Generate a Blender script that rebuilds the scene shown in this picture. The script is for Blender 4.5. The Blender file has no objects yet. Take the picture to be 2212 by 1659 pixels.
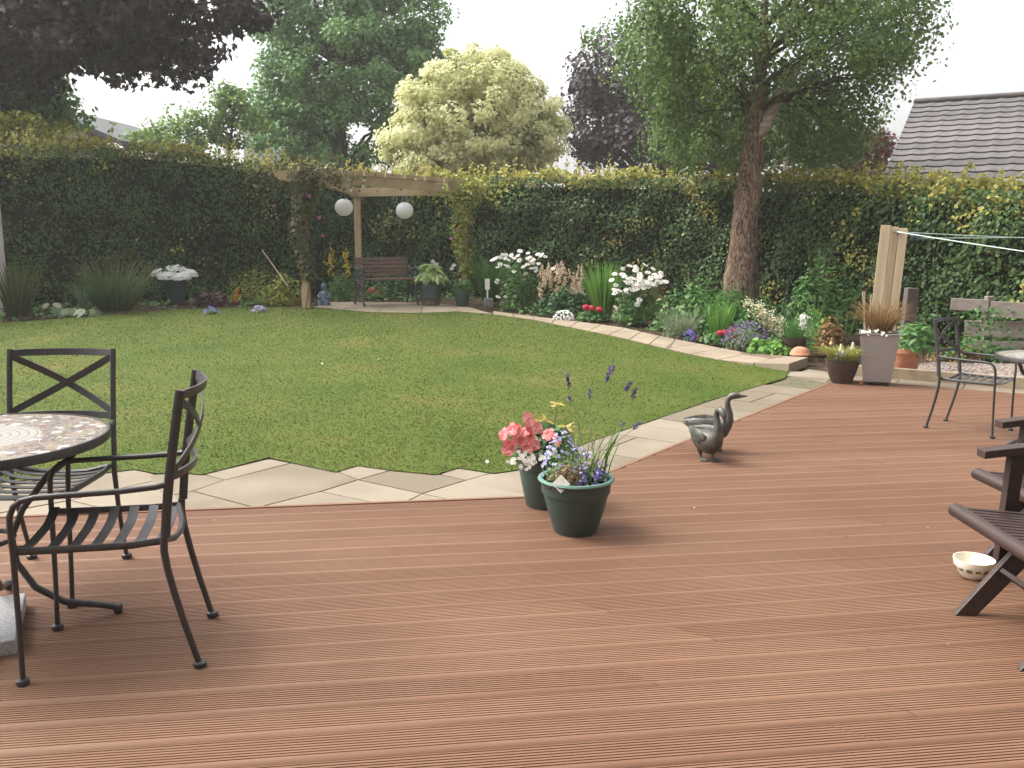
import bpy, bmesh, math, random
import numpy as np
from mathutils import Vector, Matrix

random.seed(7)
RNG = np.random.default_rng(7)
sc = bpy.context.scene
COL = sc.collection
R = math.radians

# ------------------------------------------------------------------ camera
EYE, FOC, HOR = 1.45, 1950.0, 505.0          # eye height, focal length and horizon (survey units: 2212 x 1659 picture)
PITCH = math.atan((829.5 - HOR) / FOC)
cam = bpy.data.cameras.new('camera')
cam.sensor_width = 36.0
cam.lens = 36.0 * FOC / 2212.0
cam.clip_start = 0.05
cam.clip_end = 2000
camo = bpy.data.objects.new('camera', cam)
camo.location = (0, 0, EYE)
camo.rotation_euler = (math.pi / 2 - PITCH, 0, 0)
COL.objects.link(camo)
sc.camera = camo

# ------------------------------------------------------------------ light
SUN_ELEV, SUN_AZ = 52.0, -74.0              # veiled sun, high on the left beyond the lawn
world = bpy.data.worlds.new("World")
sc.world = world
world.use_nodes = True
wn, wl = world.node_tree.nodes, world.node_tree.links
wn.clear()
sky = wn.new('ShaderNodeTexSky')
sky.sky_type = 'NISHITA'
sky.sun_disc = False
sky.sun_elevation = R(SUN_ELEV)
sky.sun_rotation = R(SUN_AZ)
sky.air_density = 1.0
sky.dust_density = 6.0
sky.ozone_density = 1.0
hsv = wn.new('ShaderNodeHueSaturation')       # an overcast sky has hardly any colour
hsv.inputs['Saturation'].default_value = 0.12
bg = wn.new('ShaderNodeBackground')
bg.inputs['Strength'].default_value = 0.15
wo = wn.new('ShaderNodeOutputWorld')
wl.new(sky.outputs[0], hsv.inputs['Color'])
wl.new(hsv.outputs[0], bg.inputs['Color'])
wl.new(bg.outputs[0], wo.inputs['Surface'])
sun = bpy.data.lights.new('sun', 'SUN')
sun.energy = 1.2
sun.angle = R(24)
sun.color = (1.0, 0.94, 0.84)
suno = bpy.data.objects.new('sun', sun)
sd = Vector((math.sin(R(SUN_AZ)) * math.cos(R(SUN_ELEV)), math.cos(R(SUN_AZ)) * math.cos(R(SUN_ELEV)), math.sin(R(SUN_ELEV))))
suno.rotation_euler = (-sd).to_track_quat('-Z', 'Y').to_euler()
suno.location = (0, 0, 30)
COL.objects.link(suno)
sc.view_settings.view_transform = 'Standard'
sc.view_settings.look = 'None'
sc.view_settings.exposure = 1.38
sc.view_settings.gamma = 1.0
sc.view_settings.use_curve_mapping = False
sc.cycles.max_bounces = 8
sc.cycles.transparent_max_bounces = 8
sc.cycles.volume_bounces = 1

# ------------------------------------------------------------------ survey: where a sight line meets the ground or a given distance
def sight(x, y):
    cx, cy = (x - 1106) / FOC, (829.5 - y) / FOC
    return np.array([cx, math.cos(PITCH) + cy * math.sin(PITCH), -math.sin(PITCH) + cy * math.cos(PITCH)])
def G(x, y, z=0.0):
    d = sight(x, y); t = (z - EYE) / d[2]
    return np.array([0, 0, EYE]) + t * d
def at(x, y, Y):
    d = sight(x, y)
    return np.array([0, 0, EYE]) + d * (Y / d[1])
K = 0.96848
def crop(x0, y0, s):
    return lambda x, y: ((x0 + x / s) * K, (y0 + y / s) * K)
c1, c3, c4 = crop(0, 750, 3.687), crop(1050, 800, 3.686), crop(1400, 820, 6.32)
c5, c6, c7 = crop(600, 400, 4.424), crop(1050, 500, 4.424), crop(1450, 500, 4.424)
cs, c8 = crop(300, 950, 2.011), crop(700, 1300, 2.212)
cr, cf = crop(1784, 480, 4.424), crop(1884, 700, 5.53)
cl = crop(0, 500, 3.687)

def sm(a, b, x):
    t = np.clip((x - a) / (b - a), 0, 1); return t * t * (3 - 2 * t)
_C, _N = G(1175, 1073)[:2], None
_d = (G(1785, 828) - G(1175, 1073))[:2]; _d = _d / np.linalg.norm(_d); _N = np.array([-_d[1], _d[0]])
def diag(x, y):
    'distance from the slanting deck edge'
    return (np.asarray(x, float) - _C[0]) * _N[0] + (np.asarray(y, float) - _C[1]) * _N[1]
def hgt(x, y):
    'the garden is level beside the deck and rises gently away from both its edges'
    a = np.minimum((np.asarray(y, float) - 5.6) / 9.0, (diag(x, y) - 0.75) / 7.2)
    return 0.25 * np.clip(a, 0, 1)
def zpath(p):
    'top of the raised path: a step up at its near end'
    return float(hgt(p[0], p[1])) + 0.004 + 0.075 * float(1 - sm(0.5, 1.3, diag(p[0], p[1])))
def GT(x, y, dz=0.0):
    """ground point under a sight line, on the gently rising garden"""
    z = 0.1
    for _ in range(12):
        p = G(x, y, z + dz); z = float(hgt(p[0], p[1]))
    p = G(x, y, z + dz)
    return p
def onground(x, Y):
    """world X for a bearing at distance Y, standing on the ground"""
    X = (x - 1106) / FOC * Y * 1.0
    p = at(x, 600, Y); X = p[0]
    return np.array([X, Y, float(hgt(X, Y))])

# ------------------------------------------------------------------ materials
def nodes_of(name):
    m = bpy.data.materials.new(name); m.use_nodes = True
    nt = m.node_tree; nt.nodes.clear()
    out = nt.nodes.new('ShaderNodeOutputMaterial')
    return m, nt.nodes, nt.links, out
def ramp_node(n, stops, interp='LINEAR'):
    r = n.new('ShaderNodeValToRGB'); cr_ = r.color_ramp; cr_.interpolation = interp
    while len(cr_.elements) < len(stops): cr_.elements.new(0.5)
    for e, (p, c) in zip(cr_.elements, stops):
        e.position = p; e.color = (c[0], c[1], c[2], 1)
    return r
def surf(name, c1_, c2_=None, rough=0.6, scale=8.0, bump=0.0, bscale=None, metal=0.0, detail=5.0, spec=0.5, stretch=None, island=0.0):
    m, n, l, out = nodes_of(name)
    b = n.new('ShaderNodeBsdfPrincipled')
    b.inputs['Roughness'].default_value = rough
    b.inputs['Metallic'].default_value = metal
    b.inputs['Specular IOR Level'].default_value = spec
    tc = n.new('ShaderNodeTexCoord'); mp = n.new('ShaderNodeMapping')
    if stretch: mp.inputs['Scale'].default_value = stretch
    l.new(tc.outputs['Object'], mp.inputs['Vector'])
    ns = n.new('ShaderNodeTexNoise'); ns.inputs['Scale'].default_value = scale; ns.inputs['Detail'].default_value = detail
    l.new(mp.outputs[0], ns.inputs['Vector'])
    c2_ = c2_ or tuple(0.75 * v for v in c1_)
    r = ramp_node(n, [(0.3, c1_), (0.7, c2_)])
    if island > 0:
        ge = n.new('ShaderNodeNewGeometry')
        mx = n.new('ShaderNodeMath'); mx.operation = 'MULTIPLY_ADD'
        mx.inputs[1].default_value = island; l.new(ge.outputs['Random Per Island'], mx.inputs[0])
        l.new(ns.outputs['Fac'], mx.inputs[2])
        sb = n.new('ShaderNodeMath'); sb.operation = 'SUBTRACT'; sb.inputs[1].default_value = island / 2
        l.new(mx.outputs[0], sb.inputs[0]); l.new(sb.outputs[0], r.inputs['Fac'])
    else:
        l.new(ns.outputs['Fac'], r.inputs['Fac'])
    l.new(r.outputs['Color'], b.inputs['Base Color'])
    if bump:
        nb = n.new('ShaderNodeTexNoise'); nb.inputs['Scale'].default_value = bscale or scale * 4; nb.inputs['Detail'].default_value = 6
        l.new(mp.outputs[0], nb.inputs['Vector'])
        bp = n.new('ShaderNodeBump'); bp.inputs['Strength'].default_value = bump; bp.inputs['Distance'].default_value = 0.01
        l.new(nb.outputs['Fac'], bp.inputs['Height']); l.new(bp.outputs[0], b.inputs['Normal'])
    l.new(b.outputs[0], out.inputs['Surface'])
    return m
def leafmat(name, stops, rough=0.5, trans=0.3, nscale=0.6, namt=0.35, spec=0.35):
    """leaf colour differs leaf by leaf, and in broad drifts through the plant"""
    m, n, l, out = nodes_of(name)
    b = n.new('ShaderNodeBsdfPrincipled'); b.inputs['Roughness'].default_value = rough
    b.inputs['Specular IOR Level'].default_value = spec
    ge = n.new('ShaderNodeNewGeometry'); tc = n.new('ShaderNodeTexCoord')
    ns = n.new('ShaderNodeTexNoise'); ns.inputs['Scale'].default_value = nscale; ns.inputs['Detail'].default_value = 3
    l.new(tc.outputs['Object'], ns.inputs['Vector'])
    mx = n.new('ShaderNodeMix'); mx.data_type = 'FLOAT'; mx.inputs[0].default_value = namt
    l.new(ge.outputs['Random Per Island'], mx.inputs[2]); l.new(ns.outputs['Fac'], mx.inputs[3])
    r = ramp_node(n, stops)
    l.new(mx.outputs[0], r.inputs['Fac'])
    l.new(r.outputs['Color'], b.inputs['Base Color'])
    t = n.new('ShaderNodeBsdfTranslucent'); l.new(r.outputs['Color'], t.inputs['Color'])
    ms = n.new('ShaderNodeMixShader'); ms.inputs[0].default_value = trans
    l.new(b.outputs[0], ms.inputs[1]); l.new(t.outputs[0], ms.inputs[2])
    l.new(ms.outputs[0], out.inputs['Surface'])
    return m

# ------------------------------------------------------------------ object helpers
def tag(o, label=None, cat=None, group=None, kind=None):
    if label: o['label'] = label
    if cat: o['category'] = cat
    if group: o['group'] = group
    if kind: o['kind'] = kind
    return o
def empty(name, loc, rz=0.0, label=None, cat=None, group=None, scale=1.0):
    o = bpy.data.objects.new(name, None); o.empty_display_size = 0.1
    o.location = tuple(float(v) for v in loc); o.rotation_euler = (0, 0, rz); o.scale = (scale,) * 3
    COL.objects.link(o)
    return tag(o, label, cat, group)
def link(name, me, parent=None, loc=None, rot=None, scale=None):
    o = bpy.data.objects.new(name, me)
    if parent is not None: o.parent = parent
    if loc is not None: o.location = tuple(float(v) for v in loc)
    if rot is not None: o.rotation_euler = rot
    if scale is not None: o.scale = (scale,) * 3 if not hasattr(scale, '__len__') else scale
    COL.objects.link(o)
    return o
def copy_tree(o, parent=None):
    c = o.copy(); COL.objects.link(c)
    if parent is not None: c.parent = parent
    for ch in list(o.children): copy_tree(ch, c)
    return c

class MB:
    """collects shapes, links them as one mesh"""
    def __init__(s): s.v = []; s.f = []; s.m = []; s.mi = 0
    def add(s, vs, fs):
        o = len(s.v); s.v.extend([tuple(float(c) for c in v) for v in vs])
        for f in fs: s.f.append([i + o for i in f]); s.m.append(s.mi)
        return s
    def box(s, c, d, M=None, bev=0.0):
        hx, hy, hz = d[0] / 2, d[1] / 2, d[2] / 2
        vs = [Vector((x, y, z)) for z in (-hz, hz) for y in (-hy, hy) for x in (-hx, hx)]
        fs = [(0, 2, 3, 1), (4, 5, 7, 6), (0, 1, 5, 4), (2, 6, 7, 3), (0, 4, 6, 2), (1, 3, 7, 5)]
        if M is not None: vs = [M @ v for v in vs]
        return s.add([v + Vector(c) for v in vs], fs)
    def bar(s, a, b, w, t, up=(0, 0, 1), w2=None, t2=None):
        """board from a to b, w wide (sideways), t thick (along up)"""
        a, b, up = Vector(a), Vector(b), Vector(up)
        d = (b - a).normalized(); sd_ = d.cross(up).normalized(); u = sd_.cross(d).normalized()
        w2 = w if w2 is None else w2; t2 = t if t2 is None else t2
        vs = []
        for p, ww, tt in ((a, w, t), (b, w2, t2)):
            for q, r in ((-1, -1), (1, -1), (1, 1), (-1, 1)):
                vs.append(p + sd_ * (q * ww / 2) + u * (r * tt / 2))
        return s.add(vs, [(3, 2, 1, 0), (4, 5, 6, 7), (0, 1, 5, 4), (1, 2, 6, 5), (2, 3, 7, 6), (3, 0, 4, 7)])
    def tube(s, pts, rad, n=8, cap=True, flat=None, up=None):
        """round (or oval: flat=(a,b)) rod along a path; rad a number or one per point"""
        P = [Vector(p) for p in pts]; k = len(P)
        rs = [rad] * k if not hasattr(rad, '__len__') else list(rad)
        T = []
        for i in range(k):
            d = (P[min(i + 1, k - 1)] - P[max(i - 1, 0)])
            T.append(d.normalized() if d.length > 1e-9 else Vector((0, 0, 1)))
        ref = Vector(up) if up is not None else (Vector((0, 0, 1)) if abs(T[0].z) < 0.9 else Vector((1, 0, 0)))
        x = (ref - T[0] * ref.dot(T[0])).normalized()
        vs, fs = [], []
        for i in range(k):
            x = (x - T[i] * x.dot(T[i]))
            x = x.normalized() if x.length > 1e-6 else T[i].orthogonal().normalized()
            if up is not None:
                xx = Vector(up) - T[i] * Vector(up).dot(T[i])
                if xx.length > 1e-4: x = xx.normalized()
            y = T[i].cross(x)
            fa, fb = flat if flat else (1, 1)
            for j in range(n):
                a = 2 * math.pi * (j + 0.5) / n
                vs.append(P[i] + x * (math.cos(a) * rs[i] * fa) + y * (math.sin(a) * rs[i] * fb))
        for i in range(k - 1):
            for j in range(n):
                fs.append((i * n + j, i * n + (j + 1) % n, (i + 1) * n + (j + 1) % n, (i + 1) * n + j))
        if cap:
            fs.append(tuple(range(n - 1, -1, -1))); fs.append(tuple((k - 1) * n + j for j in range(n)))
        return s.add(vs, fs)
    def lathe(s, prof, n=24, c=(0, 0, 0), sx=1.0, sy=1.0, wob=0.0, M=None):
        vs, fs = [], []
        for r, z in prof:
            for j in range(n):
                a = 2 * math.pi * j / n
                v = Vector((r * math.cos(a) * sx, r * math.sin(a) * sy, z))
                if M is not None: v = M @ v
                vs.append(v + Vector(c))
        k = len(prof)
        for i in range(k - 1):
            for j in range(n):
                fs.append((i * n + j, i * n + (j + 1) % n, (i + 1) * n + (j + 1) % n, (i + 1) * n + j))
        if prof[0][0] > 1e-6: fs.append(tuple(range(n - 1, -1, -1)))
        if prof[-1][0] > 1e-6: fs.append(tuple((k - 1) * n + j for j in range(n)))
        return s.add(vs, fs)
    def prism(s, poly, z0, z1):
        n = len(poly)
        ar = sum(poly[i][0] * poly[(i + 1) % n][1] - poly[(i + 1) % n][0] * poly[i][1] for i in range(n))
        if ar < 0: poly = poly[::-1]
        zz = lambda z, p: z(p) if callable(z) else z
        vs = [(p[0], p[1], zz(z0, p)) for p in poly] + [(p[0], p[1], zz(z1, p)) for p in poly]
        fs = [tuple(range(n - 1, -1, -1)), tuple(range(n, 2 * n))]
        for i in range(n): fs.append((i, (i + 1) % n, n + (i + 1) % n, n + i))
        return s.add(vs, fs)
    def build(s, name, mat, parent=None, smooth=None, loc=None, rot=None, bevel=0.0):
        me = bpy.data.meshes.new(name)
        me.from_pydata(s.v, [], s.f)
        mats = mat if isinstance(mat, (list, tuple)) else [mat]
        for m_ in mats: me.materials.append(m_)
        if len(mats) > 1: me.polygons.foreach_set('material_index', s.m)
        if bevel > 0:
            bm = bmesh.new(); bm.from_mesh(me)
            es = [e for e in bm.edges if len(e.link_faces) == 2 and e.calc_face_angle(0) > 0.6]
            bmesh.ops.bevel(bm, geom=es, offset=bevel, segments=2, affect='EDGES', profile=0.6, clamp_overlap=True)
            bm.to_mesh(me); bm.free()
        if smooth is not None:
            me.polygons.foreach_set('use_smooth', [True] * len(me.polygons))
            me.set_sharp_from_angle(angle=R(smooth))
        me.update()
        return link(name, me, parent, loc, rot)

def np_mesh(name, V, F, mat, parent=None, mi=None, smooth=False, loc=None):
    """V (n,3); F list of (m,k) index arrays"""
    me = bpy.data.meshes.new(name)
    V = np.ascontiguousarray(V, dtype=np.float32)
    me.vertices.add(len(V)); me.vertices.foreach_set('co', V.ravel())
    loops = np.concatenate([f.ravel() for f in F]).astype(np.int32)
    sizes = np.concatenate([np.full(len(f), f.shape[1]) for f in F]).astype(np.int32)
    starts = np.concatenate([[0], np.cumsum(sizes)[:-1]]).astype(np.int32)
    me.loops.add(len(loops)); me.loops.foreach_set('vertex_index', loops)
    me.polygons.add(len(sizes)); me.polygons.foreach_set('loop_start', starts)
    if mi is not None: me.polygons.foreach_set('material_index', np.asarray(mi, np.int32))
    if smooth: me.polygons.foreach_set('use_smooth', np.ones(len(sizes), bool))
    for m_ in (mat if isinstance(mat, (list, tuple)) else [mat]): me.materials.append(m_)
    me.update(calc_edges=True); me.validate()
    return link(name, me, parent, loc)

def unit(v):
    v = np.asarray(v, float); return v / np.maximum(np.linalg.norm(v, axis=-1, keepdims=True), 1e-9)
SHAPES = {
    'diamond': np.array([(0, 0, 0), (0.38, 0.42, 0.06), (1, 0, 0), (0.38, -0.42, 0.06)]),
    'oval': np.array([(0, 0, 0), (0.22, 0.3, 0.05), (0.62, 0.32, 0.05), (1, 0, -0.05), (0.62, -0.32, 0.05), (0.22, -0.3, 0.05)]),
    'lance': np.array([(0, 0, 0), (0.3, 0.13, 0.03), (0.65, 0.1, 0.0), (1, 0, -0.1), (0.65, -0.1, 0.0), (0.3, -0.13, 0.03)]),
    'maple': np.array([(0, 0, 0), (0.05, .18, 0), (-.05, .45, 0), (.25, .38, 0), (.42, .62, 0), (.55, .25, 0), (1.0, 0, -.05), (.55, -.25, 0), (.42, -.62, 0), (.25, -.38, 0), (-.05, -.45, 0), (.05, -.18, 0)]),
}
class Leaves:
    def __init__(s): s.V = []; s.F = {}; s.n = 0
    def add(s, P, N, S, shape='diamond', D=None, wide=1.0, rng=RNG):
        """leaves at P (n,3), facing N, of length S; D the way the tip points"""
        P = np.asarray(P, float); n = len(P)
        if n == 0: return s
        N = unit(N)
        if D is None: D = rng.normal(size=(n, 3))
        D = D - N * np.sum(D * N, 1, keepdims=True); D = unit(D)
        W = np.cross(N, D)
        T = SHAPES[shape]; k = len(T)
        S = np.broadcast_to(np.asarray(S, float), (n,))[:, None, None]
        V = P[:, None, :] + S * (T[None, :, 0:1] * D[:, None, :] + wide * T[None, :, 1:2] * W[:, None, :] + T[None, :, 2:3] * N[:, None, :])
        s.V.append(V.reshape(-1, 3))
        s.F.setdefault(k, []).append(np.arange(n * k).reshape(n, k) + s.n)
        s.n += n * k
        return s
    def blades(s, base, tip, width, bend, rng=RNG, seg=4):
        """grass-like blades from base to tip (n,3), sagging by bend"""
        base, tip = np.asarray(base, float), np.asarray(tip, float); n = len(base)
        d = tip - base; L = np.linalg.norm(d, axis=1, keepdims=True)
        side = np.cross(d, rng.normal(size=(n, 3))); side = unit(side)
        hd = d.copy(); hd[:, 2] = 0; hd = unit(hd)
        width = np.broadcast_to(np.asarray(width, float), (n,))[:, None]
        bend = np.broadcast_to(np.asarray(bend, float), (n,))[:, None]
        rows = []
        for i in range(seg + 1):
            t = i / seg
            p = base + d * t
            p = p + hd * L * bend * (t * t - t) + np.array([0, 0, 1.0]) * L * bend * 0.9 * (t - t * t)
            w = width * (1 - t) ** 0.6 * (0.75 + 0.25 * min(1, t * 4)) * 0.5
            rows.append(p - side * w); rows.append(p + side * w)
        V = np.stack(rows, 1)                              # n, 2(seg+1), 3
        k = 2 * (seg + 1)
        base_i = (np.arange(n) * k)[:, None] + s.n
        fs = []
        for i in range(seg):
            fs.append(base_i + np.array([[2 * i, 2 * i + 1, 2 * i + 3, 2 * i + 2]]))
        s.V.append(V.reshape(-1, 3)); s.F.setdefault(4, []).append(np.concatenate(fs)); s.n += n * k
        return s
    def build(s, name, mat, parent=None, loc=None, kind=None):
        V = np.concatenate(s.V); F = [np.concatenate(v) for v in s.F.values()]
        o = np_mesh(name, V, F, mat, parent, loc=loc)
        if kind: o['kind'] = kind
        return o
def ball(n, rng=RNG, lo=0.0):
    d = unit(rng.normal(size=(n, 3))); r = (lo ** 3 + (1 - lo ** 3) * rng.random(n)) ** (1 / 3)
    return d * r[:, None]
# ------------------------------------------------------------------ materials used in many places
M = {}
M['black_metal'] = surf('black_metal', (0.030, 0.029, 0.030), (0.045, 0.042, 0.042), rough=0.42, scale=30, bump=0.08, bscale=220)
M['dark_wood'] = surf('dark_wood', (0.055, 0.030, 0.024), (0.028, 0.016, 0.014), rough=0.5, scale=6, stretch=(1, 8, 8), bump=0.15, bscale=20)
M['soil'] = surf('soil', (0.075, 0.05, 0.034), (0.03, 0.02, 0.014), rough=0.95, scale=9, bump=0.9, bscale=30, spec=0.1)
def bark_mat():
    m, n, l, out = nodes_of('bark'); b = n.new('ShaderNodeBsdfPrincipled'); b.inputs['Roughness'].default_value = .95; b.inputs['Specular IOR Level'].default_value = .1
    tc = n.new('ShaderNodeTexCoord'); mp = n.new('ShaderNodeMapping'); mp.inputs['Scale'].default_value = (1, 1, .3); l.new(tc.outputs['Object'], mp.inputs['Vector'])
    ns = n.new('ShaderNodeTexNoise'); ns.inputs['Scale'].default_value = 27; ns.inputs['Detail'].default_value = 9; ns.inputs['Roughness'].default_value = .65; ns.inputs['Distortion'].default_value = 1.2; l.new(mp.outputs[0], ns.inputs['Vector'])
    r = ramp_node(n, [(.36, (.035, .025, .02)), (.47, (.14, .095, .068)), (.56, (.27, .19, .135)), (.72, (.42, .33, .25))]); l.new(ns.outputs['Fac'], r.inputs['Fac']); l.new(r.outputs['Color'], b.inputs['Base Color'])
    bp = n.new('ShaderNodeBump'); bp.inputs['Strength'].default_value = 1.0; bp.inputs['Distance'].default_value = .04; l.new(ns.outputs['Fac'], bp.inputs['Height']); l.new(bp.outputs[0], b.inputs['Normal']); l.new(b.outputs[0], out.inputs['Surface']); return m
M['bark'] = bark_mat()
M['pale_bark'] = surf('pale_bark', (0.5, 0.43, 0.35), (0.2, 0.15, 0.11), rough=0.9, scale=5, stretch=(.6, .6, 2), bump=0.5, spec=0.15)
M['branch'] = surf('branch', (0.10, 0.075, 0.055), (0.05, 0.04, 0.03), rough=0.95, scale=8, bump=0.6, spec=0.15)
M['stem'] = surf('stem', (0.10, 0.15, 0.045), (0.06, 0.10, 0.03), rough=0.7, scale=10)
M['pergola_wood'] = surf('pergola_wood', (0.47, 0.36, 0.235), (0.34, 0.255, 0.165), rough=0.85, scale=4, stretch=(1, 1, .25), bump=0.3, bscale=30, spec=0.2)
M['weathered'] = surf('weathered', (0.52, 0.42, 0.28), (0.38, 0.30, 0.20), rough=0.85, scale=5, stretch=(3, 3, .3), bump=0.35, bscale=25, spec=0.2)
M['grey_timber'] = surf('grey_timber', (0.27, 0.235, 0.20), (0.16, 0.14, 0.12), rough=0.9, scale=4, stretch=(.4, 3, 3), bump=0.35, bscale=25, spec=0.2)
M['green_plastic'] = surf('green_plastic', (0.028, 0.055, 0.047), (0.04, 0.07, 0.06), rough=0.48, scale=12, bump=0.1, bscale=120)
M['terracotta'] = surf('terracotta', (0.50, 0.21, 0.12), (0.40, 0.16, 0.09), rough=0.85, scale=14, bump=0.15)
M['compost'] = surf('compost', (0.06, 0.04, 0.028), (0.02, 0.014, 0.01), rough=1.0, scale=60, bump=0.8, spec=0.1)

# ------------------------------------------------------------------ ground
def build_ground():
    xs = np.concatenate([np.linspace(-260, -22, 12), np.arange(-20, 20.01, 0.5), np.linspace(22, 260, 12)])
    ys = np.concatenate([np.linspace(-60, -4, 8), np.arange(-3, 24.01, 0.5), np.linspace(26, 420, 16)])
    X, Y = np.meshgrid(xs, ys)
    Z = hgt(X, Y) - 0.06
    bed = (Y > 5.6) & (Y < 22) & (np.abs(X) < 20)
    Z = Z + bed * RNG.normal(size=Z.shape) * 0.008
    V = np.stack([X, Y, Z], -1).reshape(-1, 3)
    w = len(xs); h = len(ys)
    i = np.arange((h - 1) * (w - 1)); r_, c_ = i // (w - 1), i % (w - 1)
    a = r_ * w + c_
    F = np.stack([a, a + 1, a + w + 1, a + w], 1)
    o = np_mesh('ground', V, [F], M['soil'], smooth=True)
    tag(o, kind='structure')
build_ground()

# ------------------------------------------------------------------ deck
EA, EB = G(*cs(190, 385)), G(*cs(1750, 325))
U = unit((EB - EA)[:2])                       # along the boards
Vv = np.array([-U[1], U[0]])                  # across, away from the house
CORNER = G(1175, 1073)[:2]
DIAG_END = G(1785, 828)[:2]
DD = unit(DIAG_END - CORNER)
DN = np.array([-DD[1], DD[0]])                # points to the lawn
BKA, BKB = G(1919, 826.8)[:2], G(2212, 850.5)[:2]
BD = unit(BKB - BKA); BN = np.array([-BD[1], BD[0]])
BN = BN if BN[1] > 0 else -BN

def build_deck():
    m, n, l, out = nodes_of('decking')
    b = n.new('ShaderNodeBsdfPrincipled'); b.inputs['Specular IOR Level'].default_value = 0.22
    tc = n.new('ShaderNodeTexCoord'); mp = n.new('ShaderNodeMapping')
    mp.inputs['Rotation'].default_value = (0, 0, -math.atan2(U[1], U[0]))
    l.new(tc.outputs['Object'], mp.inputs['Vector'])
    mp2 = n.new('ShaderNodeMapping'); mp2.inputs['Scale'].default_value = (1.2, 30, 30); l.new(mp.outputs[0], mp2.inputs['Vector'])
    g = n.new('ShaderNodeTexNoise'); g.inputs['Scale'].default_value = 2.0; g.inputs['Detail'].default_value = 6; l.new(mp2.outputs[0], g.inputs['Vector'])
    w = n.new('ShaderNodeTexNoise'); w.inputs['Scale'].default_value = 0.9; w.inputs['Detail'].default_value = 5; l.new(mp.outputs[0], w.inputs['Vector'])
    ge = n.new('ShaderNodeNewGeometry')
    a1 = n.new('ShaderNodeMath'); a1.operation = 'MULTIPLY_ADD'; a1.inputs[1].default_value = 0.30
    l.new(ge.outputs['Random Per Island'], a1.inputs[0])
    a0 = n.new('ShaderNodeMath'); a0.operation = 'MULTIPLY'; a0.inputs[1].default_value = 0.70; l.new(g.outputs['Fac'], a0.inputs[0])
    l.new(a0.outputs[0], a1.inputs[2])
    r = ramp_node(n, [(0.12, (0.152, 0.076, 0.045)), (0.45, (0.186, 0.097, 0.060)), (0.8, (0.230, 0.127, 0.080))])
    l.new(a1.outputs[0], r.inputs['Fac'])
    # worn, greyed patches
    wr = ramp_node(n, [(0.45, (0, 0, 0)), (0.72, (1, 1, 1))]); l.new(w.outputs['Fac'], wr.inputs['Fac'])
    mx = n.new('ShaderNodeMix'); mx.data_type = 'RGBA'; l.new(wr.outputs['Color'], mx.inputs[0])
    mf = n.new('ShaderNodeMath'); mf.operation = 'MULTIPLY'; mf.inputs[1].default_value = 0.45; l.new(wr.outputs['Color'], mf.inputs[0]); l.new(mf.outputs[0], mx.inputs[0])
    l.new(r.outputs['Color'], mx.inputs[6]); mx.inputs[7].default_value = (0.245, 0.148, 0.094, 1)
    # pale grit and leaf bits
    sp = n.new('ShaderNodeTexNoise'); sp.inputs['Scale'].default_value = 55; sp.inputs['Detail'].default_value = 2; l.new(mp.outputs[0], sp.inputs['Vector'])
    sr = ramp_node(n, [(0.79, (0, 0, 0)), (0.81, (1, 1, 1))]); l.new(sp.outputs['Fac'], sr.inputs['Fac'])
    mx2 = n.new('ShaderNodeMix'); mx2.data_type = 'RGBA'; l.new(sr.outputs['Color'], mx2.inputs[0])
    l.new(mx.outputs[2], mx2.inputs[6]); mx2.inputs[7].default_value = (0.5, 0.4, 0.27, 1)
    l.new(mx2.outputs[2], b.inputs['Base Color'])
    rr = n.new('ShaderNodeMapRange'); rr.inputs[3].default_value = 0.5; rr.inputs[4].default_value = 0.68; l.new(w.outputs['Fac'], rr.inputs[0])
    l.new(rr.outputs[0], b.inputs['Roughness'])
    bp = n.new('ShaderNodeBump'); bp.inputs['Strength'].default_value = 0.25; bp.inputs['Distance'].default_value = 0.003
    l.new(g.outputs['Fac'], bp.inputs['Height']); l.new(bp.outputs[0], b.inputs['Normal'])
    l.new(b.outputs[0], out.inputs['Surface'])

    PITCH_B = 0.1435; W = 0.1345
    # section across a board: rounded shoulders, nine grooves
    prof = [(0.0, -0.034), (0.0, -0.020), (0.002, -0.0145), (0.006, -0.0092), (0.011, -0.0052), (0.016, -0.0022), (0.021, -0.0004), (0.0225, 0.0)]
    ng = 8; x0 = 0.0225; step = (W - x0 - 0.005) / ng
    for i in range(ng):
        a = x0 + i * step
        prof += [(a + step * 0.30, 0.0), (a + step * 0.34, -0.0060), (a + step * 0.62, -0.0060), (a + step * 0.66, 0.0)]
    prof += [(W - 0.004, -0.0006), (W - 0.001, -0.003), (W, -0.009), (W, -0.030)]
    v_c = float(np.dot(CORNER, Vv))
    def seg(mb, v0, ua, ub, dz):
        nP = len(prof); vs = []
        for u_, skew in ((ua, -1.0), (ub, -1.0)):
            for (q, z) in prof:
                p = U * (u_ + skew * (q - W / 2)) + Vv * (v0 + q)
                vs.append((p[0], p[1], z + dz))
        fs = [(i, nP + i, nP + i + 1, i + 1) for i in range(nP - 1)]
        fs.append(tuple(range(nP))); fs.append(tuple(range(2 * nP - 1, nP - 1, -1)))
        mb.add(vs, fs)
    known = [c8(1850, 212), c8(1570, 428), c8(1360, 82)]
    kn = [(float(np.dot(G(*k)[:2], U)), float(np.dot(G(*k)[:2], Vv))) for k in known]
    rnd = random.Random(3)
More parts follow.
